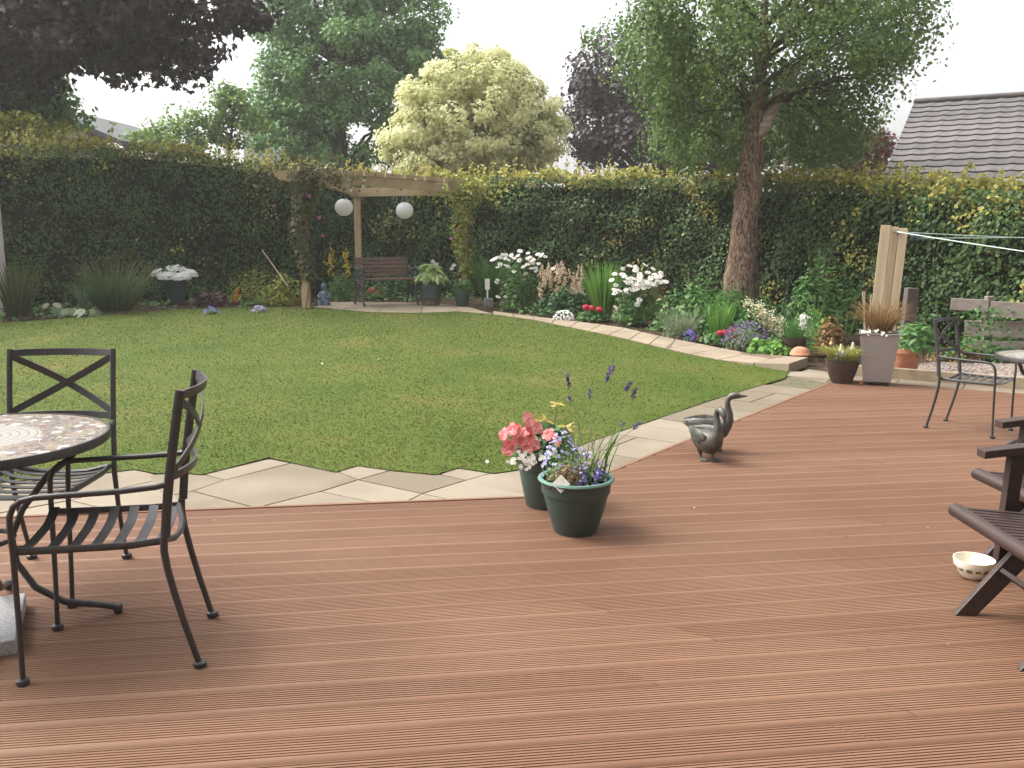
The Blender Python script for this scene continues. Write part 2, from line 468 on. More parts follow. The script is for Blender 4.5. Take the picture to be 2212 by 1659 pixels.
    def rows(near):
        mb = MB()
        r0 = -30 if near else 0
        r1 = 0 if near else 40
        for r_ in range(r0, r1):
            v0 = v_c + r_ * PITCH_B
            if near and v0 < -2.2: continue
            joints = [j for j in (rnd.uniform(-3.6, -2.8), rnd.uniform(1.2, 3.2) if rnd.random() < .5 else 4.3)]
            for ku, kv in kn:
                if v0 <= kv < v0 + PITCH_B: joints = [j for j in joints if abs(j - ku) > 1.2] + [ku]
            us = [-9] + sorted(joints) + [9.5]
            for a, b_ in zip(us[:-1], us[1:]):
                seg(mb, v0, a + 0.0015, b_ - 0.0015, rnd.uniform(-0.0006, 0.0006))
        return mb
    me = bpy.data.meshes.new('deck'); bm = bmesh.new()
    for near in (True, False):
        mb = rows(near)
        b2 = bmesh.new(); tmp = bpy.data.meshes.new('tmp'); tmp.from_pydata(mb.v, [], mb.f); b2.from_mesh(tmp)
        cuts = [(BKA, BN)]
        if not near: cuts.append((CORNER + DN * -0.03, DN))
        for co, no in cuts:
            bmesh.ops.bisect_plane(b2, geom=b2.verts[:] + b2.edges[:] + b2.faces[:], plane_co=(co[0], co[1], 0), plane_no=(no[0], no[1], 0), clear_outer=True)
        b2.to_mesh(tmp); b2.free(); bm.from_mesh(tmp); bpy.data.meshes.remove(tmp)
    bm.to_mesh(me); bm.free()
    me.materials.append(m); me.update()
    o = link('deck', me); tag(o, kind='structure')
    # edge trims along the two cut sides, and a dark sheet standing in for the shaded void below
    t = MB()
    e = CORNER + DD * 9
    t.bar((*(CORNER + DN * -0.014), -0.0125), (*(CORNER + DD * 5.3 + DN * -0.014), -0.0125), 0.026, 0.028)
    t.bar((*(CORNER - U * 9 + Vv * 0.016), -0.013), (*(CORNER + Vv * 0.016 - U * 0.012), -0.013), 0.026, 0.028)
    t.build('deck_edging', m).parent = o
    v = MB()
    under = [CORNER - U * 8.9 - Vv * 6.5, CORNER - U * 8.9, CORNER + DN * -.03, CORNER + DD * 4.5 + DN * -.03, CORNER + DD * 4.5 + U * 9 - Vv * 3.5, CORNER + U * 9 - Vv * 6.5]
    v.prism([tuple(p) for p in under], -0.062, -0.034)
    v.build('deck_void_sheet', M['dark_wood']).parent = o
build_deck()

# ------------------------------------------------------------------ house the garden is seen from: unseen, added behind the camera to block light
def build_unseen_house():
    bm_ = surf('unseen_house_brick', (0.22, 0.15, 0.11), (0.15, 0.10, 0.075), rough=.9, scale=6, bump=.3)
    def q(u, v): return tuple(U * u + Vv * v)
    mb = MB()
    v0, v1 = -1.75, -1.45
    for (ua, ub, z0, z1) in ((-8, -1.0, -.1, 5.2), (1.1, 9, -.1, 5.2), (-1.0, 1.1, 2.15, 5.2)):      # wall either side of, and above, the garden door
        mb.prism([q(ua, v0), q(ub, v0), q(ub, v1), q(ua, v1)], z0, z1)
    o = mb.build('unseen_house_wall', bm_); tag(o, kind='structure')
    rf = MB(); e = 0.55
    rf.add([(*q(-8.3, v1 + e), 5.05), (*q(9.3, v1 + e), 5.05), (*q(9.3, v1 - 3.6), 7.4), (*q(-8.3, v1 - 3.6), 7.4), (*q(-8.3, v1 + e), 5.2), (*q(9.3, v1 + e), 5.2), (*q(9.3, v1 - 3.6), 7.55), (*q(-8.3, v1 - 3.6), 7.55)], [(3, 2, 1, 0), (4, 5, 6, 7), (0, 1, 5, 4), (1, 2, 6, 5), (2, 3, 7, 6), (3, 0, 4, 7)])
    rf.build('unseen_house_roof', bm_).parent = o
build_unseen_house()

# ------------------------------------------------------------------ sandstone slabs
M['sandstone'] = surf('sandstone', (0.250, 0.212, 0.160), (0.165, 0.135, 0.096), rough=0.8, scale=1.6, detail=9, bump=0.25, bscale=18, spec=0.25, island=0.55)
M['mortar'] = surf('mortar', (0.16, 0.14, 0.10), (0.09, 0.085, 0.05), rough=0.95, scale=12, bump=0.5, spec=0.1)
M['path_stone'] = surf('path_stone', (0.31, 0.255, 0.185), (0.225, 0.18, 0.13), rough=0.85, scale=2.2, bump=0.3, bscale=22, spec=0.2, island=0.3)
def inset(poly, d):
    P = [np.asarray(p[:2], float) for p in poly]; n = len(P)
    ar = sum(P[i][0] * P[(i + 1) % n][1] - P[(i + 1) % n][0] * P[i][1] for i in range(n))
    if ar < 0: P = P[::-1]
    out = []
    for i in range(n):
        a, b, c = P[i - 1], P[i], P[(i + 1) % n]
        d1, d2 = unit(b - a), unit(c - b)
        n1, n2 = np.array([-d1[1], d1[0]]), np.array([-d2[1], d2[0]])
        bis = unit(n1 + n2); cosv = max(0.4, float(np.dot(bis, n1)))
        out.append(b + bis * d / cosv)
    return out
def build_slabs():
    Z = -0.012
    mb = MB()
    def slab(pts, conv=None):
        P = [G(*(conv(*p) if conv else p), Z)[:2] for p in pts]
        mb.prism([tuple(p) for p in inset(P, 0.0055)], -0.05, Z + random.uniform(-.0012, .0012))
    S = [
        [(300, 213), (600, 140), (712, 163), (405, 242)],
        [(60, 222), (190, 204), (300, 213), (405, 242), (260, 292), (130, 318)],
        [(260, 292), (405, 242), (712, 165), (900, 201), (1003, 241), (835, 294), (545, 367)],
        [(0, 354), (130, 318), (260, 292), (545, 367), (300, 379), (0, 392)],
        [(905, 203), (1000, 173), (1160, 195), (1003, 241)],
        [(1160, 196), (1350, 213), (1486, 243), (1290, 303), (1003, 241)],
        [(835, 294), (1003, 241), (1290, 303), (1215, 341), (1088, 346)],
        [(545, 368), (835, 294), (1088, 346)],
        [(1370, 217), (1450, 183), (1610, 208), (1488, 243)],
        [(1215, 341), (1290, 303), (1440, 335)],
        [(1290, 303), (1486, 243), (1610, 208), (1730, 190), (1760, 250), (1757, 325), (1440, 335)],
    ]
    for s in S: slab(s, cs)
    # left, behind the table and chairs
    L = [
        [(-60, 1075), (120, 1030), (221, 1021), (289, 1011), (360, 1032), (150, 1080), (-60, 1118)],
        [(-200, 1150), (-200, 1060), (-60, 1030), (110, 1028), (-66, 1073)],
        [(-60, 1121), (150, 1082), (290, 1117), (100, 1128), (-60, 1138)],
        [(150, 1080), (360, 1032), (375, 1060), (400, 1110), (294, 1115)],
    ]
    for s in L: slab(s)
    # the diagonal run beside the deck
    def band(t0, t1, w0, w1):        # along the diagonal from the corner, width limits
        B = unit(DN * 1.0)
        return [CORNER + DD * t + DN * w for t, w in ((t0, w0), (t1, w0), (t1, w1), (t0, w1))]
    edge = [cs(1730, 190), c3(1000, 665), c4(550, 660), c4(1160, 450), c4(1570, 330), c4(2212, 140), c7(1370, 1490)]
    E = [G(*e, Z)[:2] for e in edge]
    def width(t):
        ts = [float(np.dot(e - CORNER, DD)) for e in E]; ws = [float(np.dot(e - CORNER, DN)) for e in E]
        return float(np.interp(t, ts, ws))
    cuts = [0.0]
    rnd = random.Random(5)
    while cuts[-1] < 4.25: cuts.append(cuts[-1] + rnd.choice((0.28, 0.42, 0.42, 0.56)))
    for a, b in zip(cuts[:-1], cuts[1:]):
        wa, wb = width(a), width(b)
        if rnd.random() < 0.5 or wa < .4:
            polys = [[(a, 0), (b, 0), (b, wb), (a, wa)]]
        else:
            f_ = rnd.choice((.4, .6))
            polys = [[(a, 0), (b, 0), (b, wb * f_), (a, wa * f_)], [(a, wa * f_), (b, wb * f_), (b, wb), (a, wa)]]
        for q in polys:
            mb.prism([tuple(p) for p in inset([CORNER + DD * t + DN * (w + 0.004) for t, w in q], 0.0045)], -0.05, Z + rnd.uniform(-.0012, .0012))
    # strip along the back of the deck
    t = -1.75
    ka, kb = G(*cf(540, 785))[:2], G(*cf(2212, 918))[:2]
    kd = unit(kb - ka)
    back_w = float(np.dot(ka - BKA, BN))
    while t < 6:
        ln = 0.6
        q = [BKA + BD * t, BKA + BD * (t + ln), BKA + BD * (t + ln) + BN * (back_w + 0.02), BKA + BD * t + BN * (back_w + 0.02)]
        q = [p + BN * 0.004 for p in q]
        mb.prism([tuple(p) for p in inset(q, 0.0045)], -0.05, Z + rnd.uniform(-.001, .001)); t += ln
        if t > 3.4: break
    # landing where the path steps down
    q = [G(*p, Z)[:2] for p in [c7(1370, 1495), c7(1560, 1425), c7(1730, 1450), c7(1960, 1500), (1850, 812), (1785, 826)]]
    qa = [q[0], q[1], (q[1] + q[2]) / 2 * .5 + q[4] * .5, q[5]]; qb = [q[1], q[2], q[4], (q[1] + q[2]) / 2 * .5 + q[4] * .5]
    for qq in (qa, qb): mb.prism([tuple(p) for p in inset(qq, .003)], -0.05, -0.0165)
    mb.prism([tuple(G(*p, Z)[:2]) for p in [(-220, 1062), (120, 1034), (300, 1024), (420, 1060), (420, 1108), (-220, 1158)]], -0.05, -0.0175)
    o = mb.build('paving', M['sandstone'], bevel=0.003); tag(o, kind='structure')
    # landing slabs (rectangles in line with the deck's diagonal)
    base = MB()
    lo = [CORNER - U * 9.2 + Vv * 0.03, CORNER + Vv * 0.03 + DN * .02, CORNER + DD * 4.3 + DN * 0.004, CORNER + DD * 4.3 + BD * 4.5, CORNER + DD * 5.2 + BD * 4.5, CORNER + DD * 5.2 + DN * .9, CORNER + DN * 1.3 - U * 9.2]
    base.prism([tuple(p) for p in lo], -0.056, -0.022)
    ob = base.build('paving_bed', M['mortar']); tag(ob, kind='structure')
build_slabs()

# ------------------------------------------------------------------ lawn
LAWN_NEAR = [(-300, 1075), (-120, 1050), (40, 1036), (140, 1026), (221, 1019), (289, 1011.4), (339, 1020.6), (389, 1018.4), (435, 1022.6), (579.5, 987.5), (632.5, 998), (724, 1017.3), (772, 1003.3), (849, 1014),
             (941, 1022.6), (989, 1008), (1066, 1020), (1123.7, 1011.6), (1279.7, 949.5), (1440, 895.3), (1533.6, 863), (1596.5, 844.7), (1694.8, 815.6), (1704, 803)]
PATH_LOW = [c6(221, 870), c6(600, 920), c6(1000, 1000), c6(1500, 1100), c6(2000, 1222), c7(100, 1192), c7(500, 1280), c7(840, 1340), c7(1200, 1390), c7(1370, 1420)]
PATH_UP = [c6(221, 840), c6(600, 890), c6(1000, 935), c6(1500, 1000), c6(1900, 1090), c7(100, 1085), c7(500, 1160), c7(840, 1230), c7(1380, 1310), c7(1560, 1352)]
PATIO_F = [c5(440, 1245), c5(560, 1250), c5(950, 1290), c5(1230, 1300), c5(1640, 1300), c5(1930, 1282)]
PATIO_B = [c5(590, 1195), c5(950, 1195), c5(1500, 1200), c5(1750, 1215), c5(2000, 1250)]
LAWN_LEFT = [(650, 661), (520, 663), (400, 667), (200, 681), (100, 690), (0, 696), (-200, 715), (-500, 745)]
lawn_poly = [G(*p, 0.0)[:2] for p in LAWN_NEAR] + [GT(*p, 0.0)[:2] for p in PATH_LOW[::-1]] + [GT(*p, 0.0)[:2] for p in PATIO_F[::-1]] + [GT(*p)[:2] for p in LAWN_LEFT]
lawn_poly = np.array(lawn_poly)
def inside(P, poly):
    x, y = P[:, 0], P[:, 1]; c = np.zeros(len(P), bool); n = len(poly)
    for i in range(n):
        (x1, y1), (x2, y2) = poly[i], poly[(i + 1) % n]
        with np.errstate(divide='ignore', invalid='ignore'):
            t = ((y1 > y) != (y2 > y)) & (x < (x2 - x1) * (y - y1) / (y2 - y1 + 1e-12) + x1)
        c ^= t
    return c
def build_lawn():
    m, n, l, out = nodes_of('lawn')
    b = n.new('ShaderNodeBsdfPrincipled'); b.inputs['Roughness'].default_value = 0.85; b.inputs['Specular IOR Level'].default_value = 0.15
    tc = n.new('ShaderNodeTexCoord')
    n1 = n.new('ShaderNodeTexNoise'); n1.inputs['Scale'].default_value = 0.9; n1.inputs['Detail'].default_value = 7; n1.inputs['Roughness'].default_value = 0.62; l.new(tc.outputs['Object'], n1.inputs['Vector'])
    r1 = ramp_node(n, [(0.3, (0.052, 0.083, 0.011)), (0.5, (0.071, 0.098, 0.015)), (0.62, (0.093, 0.105, 0.021)), (0.75, (0.133, 0.118, 0.034))])
    l.new(n1.outputs['Fac'], r1.inputs['Fac']); l.new(r1.outputs['Color'], b.inputs['Base Color'])
    l.new(b.outputs[0], out.inputs['Surface'])
    bm = bmesh.new()
    f = bm.faces.new([bm.verts.new((p[0], p[1], 0)) for p in lawn_poly])
    bmesh.ops.triangulate(bm, faces=[f])
    for yy in np.arange(4.5, 16.5, .5):
        bmesh.ops.bisect_plane(bm, geom=bm.verts[:] + bm.edges[:] + bm.faces[:], plane_co=(0, yy, 0), plane_no=(0, 1, 0))
    for xx in np.arange(-12, 4, .5):
        bmesh.ops.bisect_plane(bm, geom=bm.verts[:] + bm.edges[:] + bm.faces[:], plane_co=(xx, 0, 0), plane_no=(1, 0, 0))
    for v in bm.verts: v.co.z = float(hgt(v.co.x, v.co.y)) - 0.006
    bmesh.ops.recalc_face_normals(bm, faces=bm.faces[:])
    me = bpy.data.meshes.new('lawn'); bm.to_mesh(me); bm.free(); me.materials.append(m)
    tag(link('lawn', me), kind='structure')
    # blades
    lo, hi = lawn_poly.min(0), lawn_poly.max(0)
    Ps = []
    for ya in np.arange(lo[1], hi[1], 0.25):
        dens = max(1300.0, 4600.0 * (5.6 / (ya + .12)) ** 2.2) if ya > 5.6 else 4600.0
        N_ = int((hi[0] - lo[0]) * 0.25 * dens)
        P = np.stack([RNG.uniform(lo[0], hi[0], N_), RNG.uniform(ya, ya + .25, N_)], 1)
        vis = np.abs(P[:, 0]) < P[:, 1] * 0.62 + 0.6
        Ps.append(P[vis & inside(P, lawn_poly)])
    P = np.concatenate(Ps); k = len(P)
    P = P + RNG.normal(size=P.shape) * 0.007
    sz = 0.006 + 0.007 * RNG.random(k) + 0.0002 * P[:, 1]
    a = RNG.uniform(0, 2 * math.pi, k)
    z = hgt(P[:, 0], P[:, 1]) - 0.007
    base = np.stack([P[:, 0], P[:, 1], z], 1)
    w = (0.0018 + 0.00028 * P[:, 1])[:, None]
    sd_ = np.stack([np.cos(a), np.sin(a), np.zeros(k)], 1)
    lean = RNG.normal(size=(k, 2)) * 1.0
    tip = base + np.stack([lean[:, 0] * sz, lean[:, 1] * sz, sz], 1)
    V = np.stack([base - sd_ * w, base + sd_ * w, tip], 1).reshape(-1, 3)
    F = np.arange(k * 3).reshape(k, 3)
    gm, n, l, out = nodes_of('grass_blade')
    b = n.new('ShaderNodeBsdfPrincipled'); b.inputs['Roughness'].default_value = 0.6; b.inputs['Specular IOR Level'].default_value = 0.25
    ge = n.new('ShaderNodeNewGeometry'); tc = n.new('ShaderNodeTexCoord')
    n1 = n.new('ShaderNodeTexNoise'); n1.inputs['Scale'].default_value = 0.75; n1.inputs['Detail'].default_value = 8; n1.inputs['Roughness'].default_value = 0.6; l.new(tc.outputs['Object'], n1.inputs['Vector'])
    mx = n.new('ShaderNodeMix'); mx.data_type = 'FLOAT'; mx.inputs[0].default_value = 0.84
    l.new(ge.outputs['Random Per Island'], mx.inputs[2]); l.new(n1.outputs['Fac'], mx.inputs[3])
    r1 = ramp_node(n, [(0.2, (0.043, 0.072, 0.009)), (0.42, (0.054, 0.080, 0.010)), (0.56, (0.068, 0.089, 0.014)), (0.7, (0.093, 0.097, 0.021)), (0.86, (0.130, 0.110, 0.036))])
    l.new(mx.outputs[0], r1.inputs['Fac']); l.new(r1.outputs['Color'], b.inputs['Base Color'])
    t = n.new('ShaderNodeBsdfTranslucent'); l.new(r1.outputs['Color'], t.inputs['Color'])
    ms = n.new('ShaderNodeMixShader'); ms.inputs[0].default_value = 0.3; l.new(b.outputs[0], ms.inputs[1]); l.new(t.outputs[0], ms.inputs[2])
    l.new(ms.outputs[0], out.inputs['Surface'])
    tag(np_mesh('grass', V, [F], gm), 'short mown grass of the lawn, green with dry yellow patches', 'grass', kind='stuff')
build_lawn()

# ------------------------------------------------------------------ path and patio under the bench
def build_path():
    rnd = random.Random(9)
    zt = zpath
    def w(p): return GT(*p, 0.03)[:2]
    mb = MB()
    up = [w(p) for p in PATH_UP]; lowp = [w(p) for p in PATH_LOW]
    n = 14
    def resample(P, ts):
        P = np.array(P); d = np.concatenate([[0], np.cumsum(np.linalg.norm(np.diff(P, axis=0), axis=1))]); d /= d[-1]
        return np.stack([np.interp(ts, d, P[:, 0]), np.interp(ts, d, P[:, 1])], 1)
    ts = np.linspace(0, 1, n + 1)
    A, B = resample(up, ts), resample(lowp, ts)
    for i in range(n):
        q = inset([A[i], A[i + 1], B[i + 1], B[i]], 0.006)
        mb.prism([tuple(p) for p in q], lambda p: float(hgt(p[0], p[1])) - 0.03, zt)
    o = mb.build('path', M['path_stone'], bevel=0.004); tag(o, kind='structure')
    rz = MB()
    q = inset(list(A) + list(B[::-1]), 0.03)
    rz.prism([tuple(p) for p in q], lambda p: -0.05, lambda p: zpath(p) - 0.018)
    r_ = rz.build('path_base', surf('riser_brick', (0.20, 0.13, 0.09), (0.09, 0.06, 0.045), rough=.9, scale=14, bump=.5)); tag(r_, kind='structure')
    pf = [w(p) for p in PATIO_F]; pb = [w(p) for p in PATIO_B]
    pm = MB()
    ts = np.linspace(0, 1, 6)
    A, B = resample(pb, ts), resample(pf + [lowp[0]], ts)
    for i in range(5):
        q = inset([A[i], A[i + 1], B[i + 1], B[i]], 0.006)
        pm.prism([tuple(p) for p in q], lambda p: float(hgt(p[0], p[1])) - 0.03, zt)
    o = pm.build('patio', M['path_stone'], bevel=0.004); tag(o, kind='structure')
build_path()

# ------------------------------------------------------------------ gravel bed and its edging
def build_gravel():
    gm, n, l, out = nodes_of('gravel')
    b = n.new('ShaderNodeBsdfPrincipled'); b.inputs['Roughness'].default_value = 0.85
    tc = n.new('ShaderNodeTexCoord'); v = n.new('ShaderNodeTexVoronoi'); v.inputs['Scale'].default_value = 38; l.new(tc.outputs['Object'], v.inputs['Vector'])
    r = ramp_node(n, [(0.0, (0.16, 0.125, 0.105)), (0.5, (0.27, 0.215, 0.185)), (1.0, (0.40, 0.33, 0.28))])
    l.new(v.outputs['Color'], r.inputs['Fac']); l.new(r.outputs['Color'], b.inputs['Base Color'])
    bp = n.new('ShaderNodeBump'); bp.inputs['Strength'].default_value = 0.9; bp.inputs['Distance'].default_value = 0.02; bp.invert = True
    l.new(v.outputs['Distance'], bp.inputs['Height']); l.new(bp.outputs[0], b.inputs['Normal']); l.new(b.outputs[0], out.inputs['Surface'])
    ka, kb = G(*cf(300, 765))[:2], G(*cf(2212, 918))[:2]
    kd = unit(kb - ka); kn = np.array([-kd[1], kd[0]]); kn = kn if kn[1] > 0 else -kn
    poly = [ka - kd * .1 + kn * .05, kb + kd * 5 + kn * .05, kb + kd * 5 + kn * 3.1, ka + kn * 2.6 + kd * 1.2, ka + kn * 1.2 + kd * .3]
    mb = MB(); mb.prism([tuple(p) for p in poly], -0.06, 0.012)
    tag(mb.build('gravel', gm), kind='structure')
    # loose stones on it
    N_ = 5200
    lo, hi = np.min(poly, 0), np.max(poly, 0)
    P = np.stack([RNG.uniform(lo[0], hi[0], N_ * 2), RNG.uniform(lo[1], hi[1], N_ * 2)], 1)
    P = P[inside(P, np.array(poly)) & (P[:, 0] < P[:, 1] * .62)]
    k = len(P); oc = np.array([(1, 0, 0), (0, 1, 0), (-1, 0, 0), (0, -1, 0), (0, 0, .7), (0, 0, -.7)])
    s_ = RNG.uniform(.008, .02, k)[:, None, None]
    V = np.concatenate([P, np.full((k, 1), .014)], 1)[:, None, :] + oc[None] * s_ * RNG.uniform(.7, 1.3, (k, 6, 1))
    tri = np.array([(0, 1, 4), (1, 2, 4), (2, 3, 4), (3, 0, 4), (1, 0, 5), (2, 1, 5), (3, 2, 5), (0, 3, 5)])
    F = (np.arange(k)[:, None, None] * 6 + tri[None]).reshape(-1, 3)
    sm_ = leafmat('stone_chip', [(0.1, (.14, .11, .095)), (.5, (.28, .22, .19)), (.9, (.46, .40, .35))], rough=.8, trans=0.0)
    tag(np_mesh('stone_chippings', V.reshape(-1, 3), [F], sm_), 'loose pinkish grey chippings covering the gravel bed', 'gravel', kind='stuff')
    e = MB()
    for i in range(5):
        a = ka + kd * (i * 1.2 - .3) ; b_ = a + kd * 1.192
        e.bar((*(a + kn * .025), 0.025), (*(b_ + kn * .025), 0.025), 0.05, 0.15)
    o = e.build('edging_kerb', surf('edging', (0.36, 0.285, 0.19), (0.24, 0.185, 0.12), rough=.85, scale=7, bump=.3), bevel=.006)
    tag(o, kind='structure')
    # the same edging beside the path's step
    return kd, kn, ka
KD, KN, KA = build_gravel()
# ------------------------------------------------------------------ metal armchairs
def arc(c, r, a0, a1, n, ax='yz'):
    o = []
    for i in range(n + 1):
        a = R(a0 + (a1 - a0) * i / n)
        o.append((c[0], c[1] + r * math.cos(a), c[2] + r * math.sin(a)))
    return o
def metal_chair(label, cat='chair', group=None):
    """faces -y; feet on z = 0"""
    BM = M['black_metal']
    t = empty('metal_armchair', (0, 0, 0), 0, label, cat, group)
    W = 0.222
    def upr(z):                                    # y of the back post at a height
        return 0.205 + 0.075 * max(0, (z - .46) / .5) ** 1.3
    for s in (-1, 1):
        # back post and rear leg: flat bar
        post = [(s * W, upr(z), z) for z in (0.955, .86, .76, .66, .56, .47)]
        leg = [(s * W, .200, .47), (s * W, .198, .42), (s * W, .205, .36), (s * W * .985, .222, .27), (s * W * .97, .247, .16), (s * W * .955, .285, .012)]
        m = MB(); m.tube(post, 0.0128, 8, flat=(1.25, .85), up=(0, 1, 0)); m.build('back_post', BM, t, 50)
        m = MB(); m.tube(leg, [.0122, .0116, .011, .0106, .0102, .0098], 8, flat=(1.1, .95), up=(0, 1, 0)); lo = m.build('leg', BM, t, 50)
        m = MB(); m.lathe([(0.010, .022), (.021, .017), (.023, .008), (.020, 0.0), (0, 0)], 12, (s * W * .955, .287, 0)); m.build('foot_cap', BM, lo, 50)
        # front leg, bending back into the armrest
        fl = [(s * W * .96, -.262, .010), (s * W * .99, -.256, .22), (s * W * 1.02, -.252, .45), (s * W * 1.05, -.252, .535)]
        m = MB(); m.tube(fl, [.0088, .0092, .0096, .0096], 9); lo = m.build('leg', BM, t, 50)
        m = MB(); m.lathe([(0.010, .022), (.020, .017), (.022, .008), (.019, 0.0), (0, 0)], 12, (s * W * .96, -.262, 0)); m.build('foot_cap', BM, lo, 50)
        am = [(s * W * 1.05, -.252, .535), (s * W * 1.06, -.249, .575), (s * W * 1.07, -.236, .605), (s * W * 1.08, -.212, .624), (s * W * 1.08, -.17, .632), (s * W * 1.08, -.06, .634), (s * W * 1.07, .08, .636), (s * W * 1.04, .19, .642), (s * W * 1.0, upr(.645) - .004, .648)]
        m = MB(); m.tube(am, .0096, 9, flat=(.95, 1.05)); m.build('armrest', BM, t, 50)
    # back: two bowed rails and a cross of straps
    b = MB()
    def bow(x): return 0.055 * (1 - (x / W) ** 2)
    def rail(z, h, th):
        n = 14; vs = []
        for i in range(n + 1):
            x = -W + 2 * W * i / n
            for dz, dy in ((-h / 2, 0), (h / 2, 0), (h / 2, th), (-h / 2, th)): vs.append((x, upr(z + dz) + bow(x) + dy - th / 2, z + dz))
        fs = []
        for i in range(n):
            for k in range(4): fs.append((i * 4 + k, i * 4 + (k + 1) % 4, (i + 1) * 4 + (k + 1) % 4, (i + 1) * 4 + k))
        fs += [(3, 2, 1, 0), tuple(n * 4 + k for k in range(4))]
        b.add(vs, fs)
    rail(.938, .029, .009); rail(.668, .027, .009)
    def strap(z0, z1, off):
        n = 14; vs = []; h = .029
        for i in range(n + 1):
            f_ = i / n; x = -W * .97 + 2 * W * .97 * f_; z = z0 + (z1 - z0) * f_
            dx, dz = 2 * W * .97, z1 - z0; L = math.hypot(dx, dz); nx, nz = -dz / L, dx / L
            for q, dy in ((-h / 2, 0), (h / 2, 0), (h / 2, .006), (-h / 2, .006)):
                vs.append((x + nx * q * (0 if i in (0, n) else 1), upr(z) + bow(x) + dy + off, z + nz * q))
        fs = []
        for i in range(n):
            for k in range(4): fs.append((i * 4 + k, i * 4 + (k + 1) % 4, (i + 1) * 4 + (k + 1) % 4, (i + 1) * 4 + k))
        fs += [(3, 2, 1, 0), tuple(n * 4 + k for k in range(4))]
        b.add(vs, fs)
    strap(.685, .922, -.008); strap(.922, .685, .000)
    b.build('backrest', BM, t, 40)
    # seat: side rails and seven dipped straps
    s_ = MB()
    for s in (-1, 1):
        s_.tube([(s * .215, -.25, .452), (s * .215, -.1, .448), (s * .213, .1, .446), (s * .205, .19, .452)], .0105, 8, flat=(1.2, .8))
        s_.tube([(s * .2, .185, .45), (s * .222, .2, .455)], .008, 6)
    for i in range(7):
        y = -.236 + i * .068; n = 10; vs = []; w = .033
        for k in range(n + 1):
            x = -.212 + .424 * k / n
            z = .454 - .034 * (1 - (x / .212) ** 4) + (.012 if i == 0 else 0)
            for dy, dz in ((-w / 2, 0), (w / 2, 0), (w / 2, .004), (-w / 2, .004)): vs.append((x, y + dy, z + dz))
        fs = []
        for k in range(n):
            for q in range(4): fs.append((k * 4 + q, k * 4 + (q + 1) % 4, (k + 1) * 4 + (q + 1) % 4, (k + 1) * 4 + q))
        fs += [(3, 2, 1, 0), tuple(n * 4 + q for q in range(4))]
        s_.add(vs, fs)
    s_.tube([(-.2, .192, .452), (-.1, .215, .425), (0, .222, .417), (.1, .215, .425), (.2, .192, .452)], .011, 8)
    s_.build('seat', BM, t, 40)
    return t
GRP = 'black metal armchairs of the terrace sets'
ch1 = metal_chair('black metal armchair in side view, turned left towards the big mosaic table', group=GRP)
nr, fr, nf, ff = G(414, 1442), G(441, 1332), G(50, 1481), G(130, 1357)
rear, front = (nr + fr) / 2, (nf + ff) / 2
def place(o, centre, facing, s=1.0):
    """facing: horizontal direction the chair looks"""
    o.location = (centre[0], centre[1], 0); o.rotation_euler = (0, 0, math.atan2(facing[1], facing[0]) + math.pi / 2); o.scale = (s,) * 3
f1 = unit((front - rear)[:2]); place(ch1, (rear + front) / 2, f1)
ch2 = copy_tree(ch1); ch2['label'] = 'black metal armchair behind the big mosaic table, its crossed back to the lawn'
rr, rl = G(272, 1210), G(72, 1201)
f2 = np.array([0.03, -1.0]); m2 = (rr + rl) / 2
place(ch2, m2[:2] + f2 * .285, f2)
ch3 = copy_tree(ch1); ch3['label'] = 'small black metal armchair facing right, beside the gravel bed and small table'
a, b_ = G(2001, 924), G(2129, 945)
f3 = unit((b_ - a)[:2] + np.array([0.0, .03])); sd3 = np.array([-f3[1], f3[0]])
place(ch3, a[:2] + f3 * .285 * .86 + sd3 * .205 * .86, f3, .86)

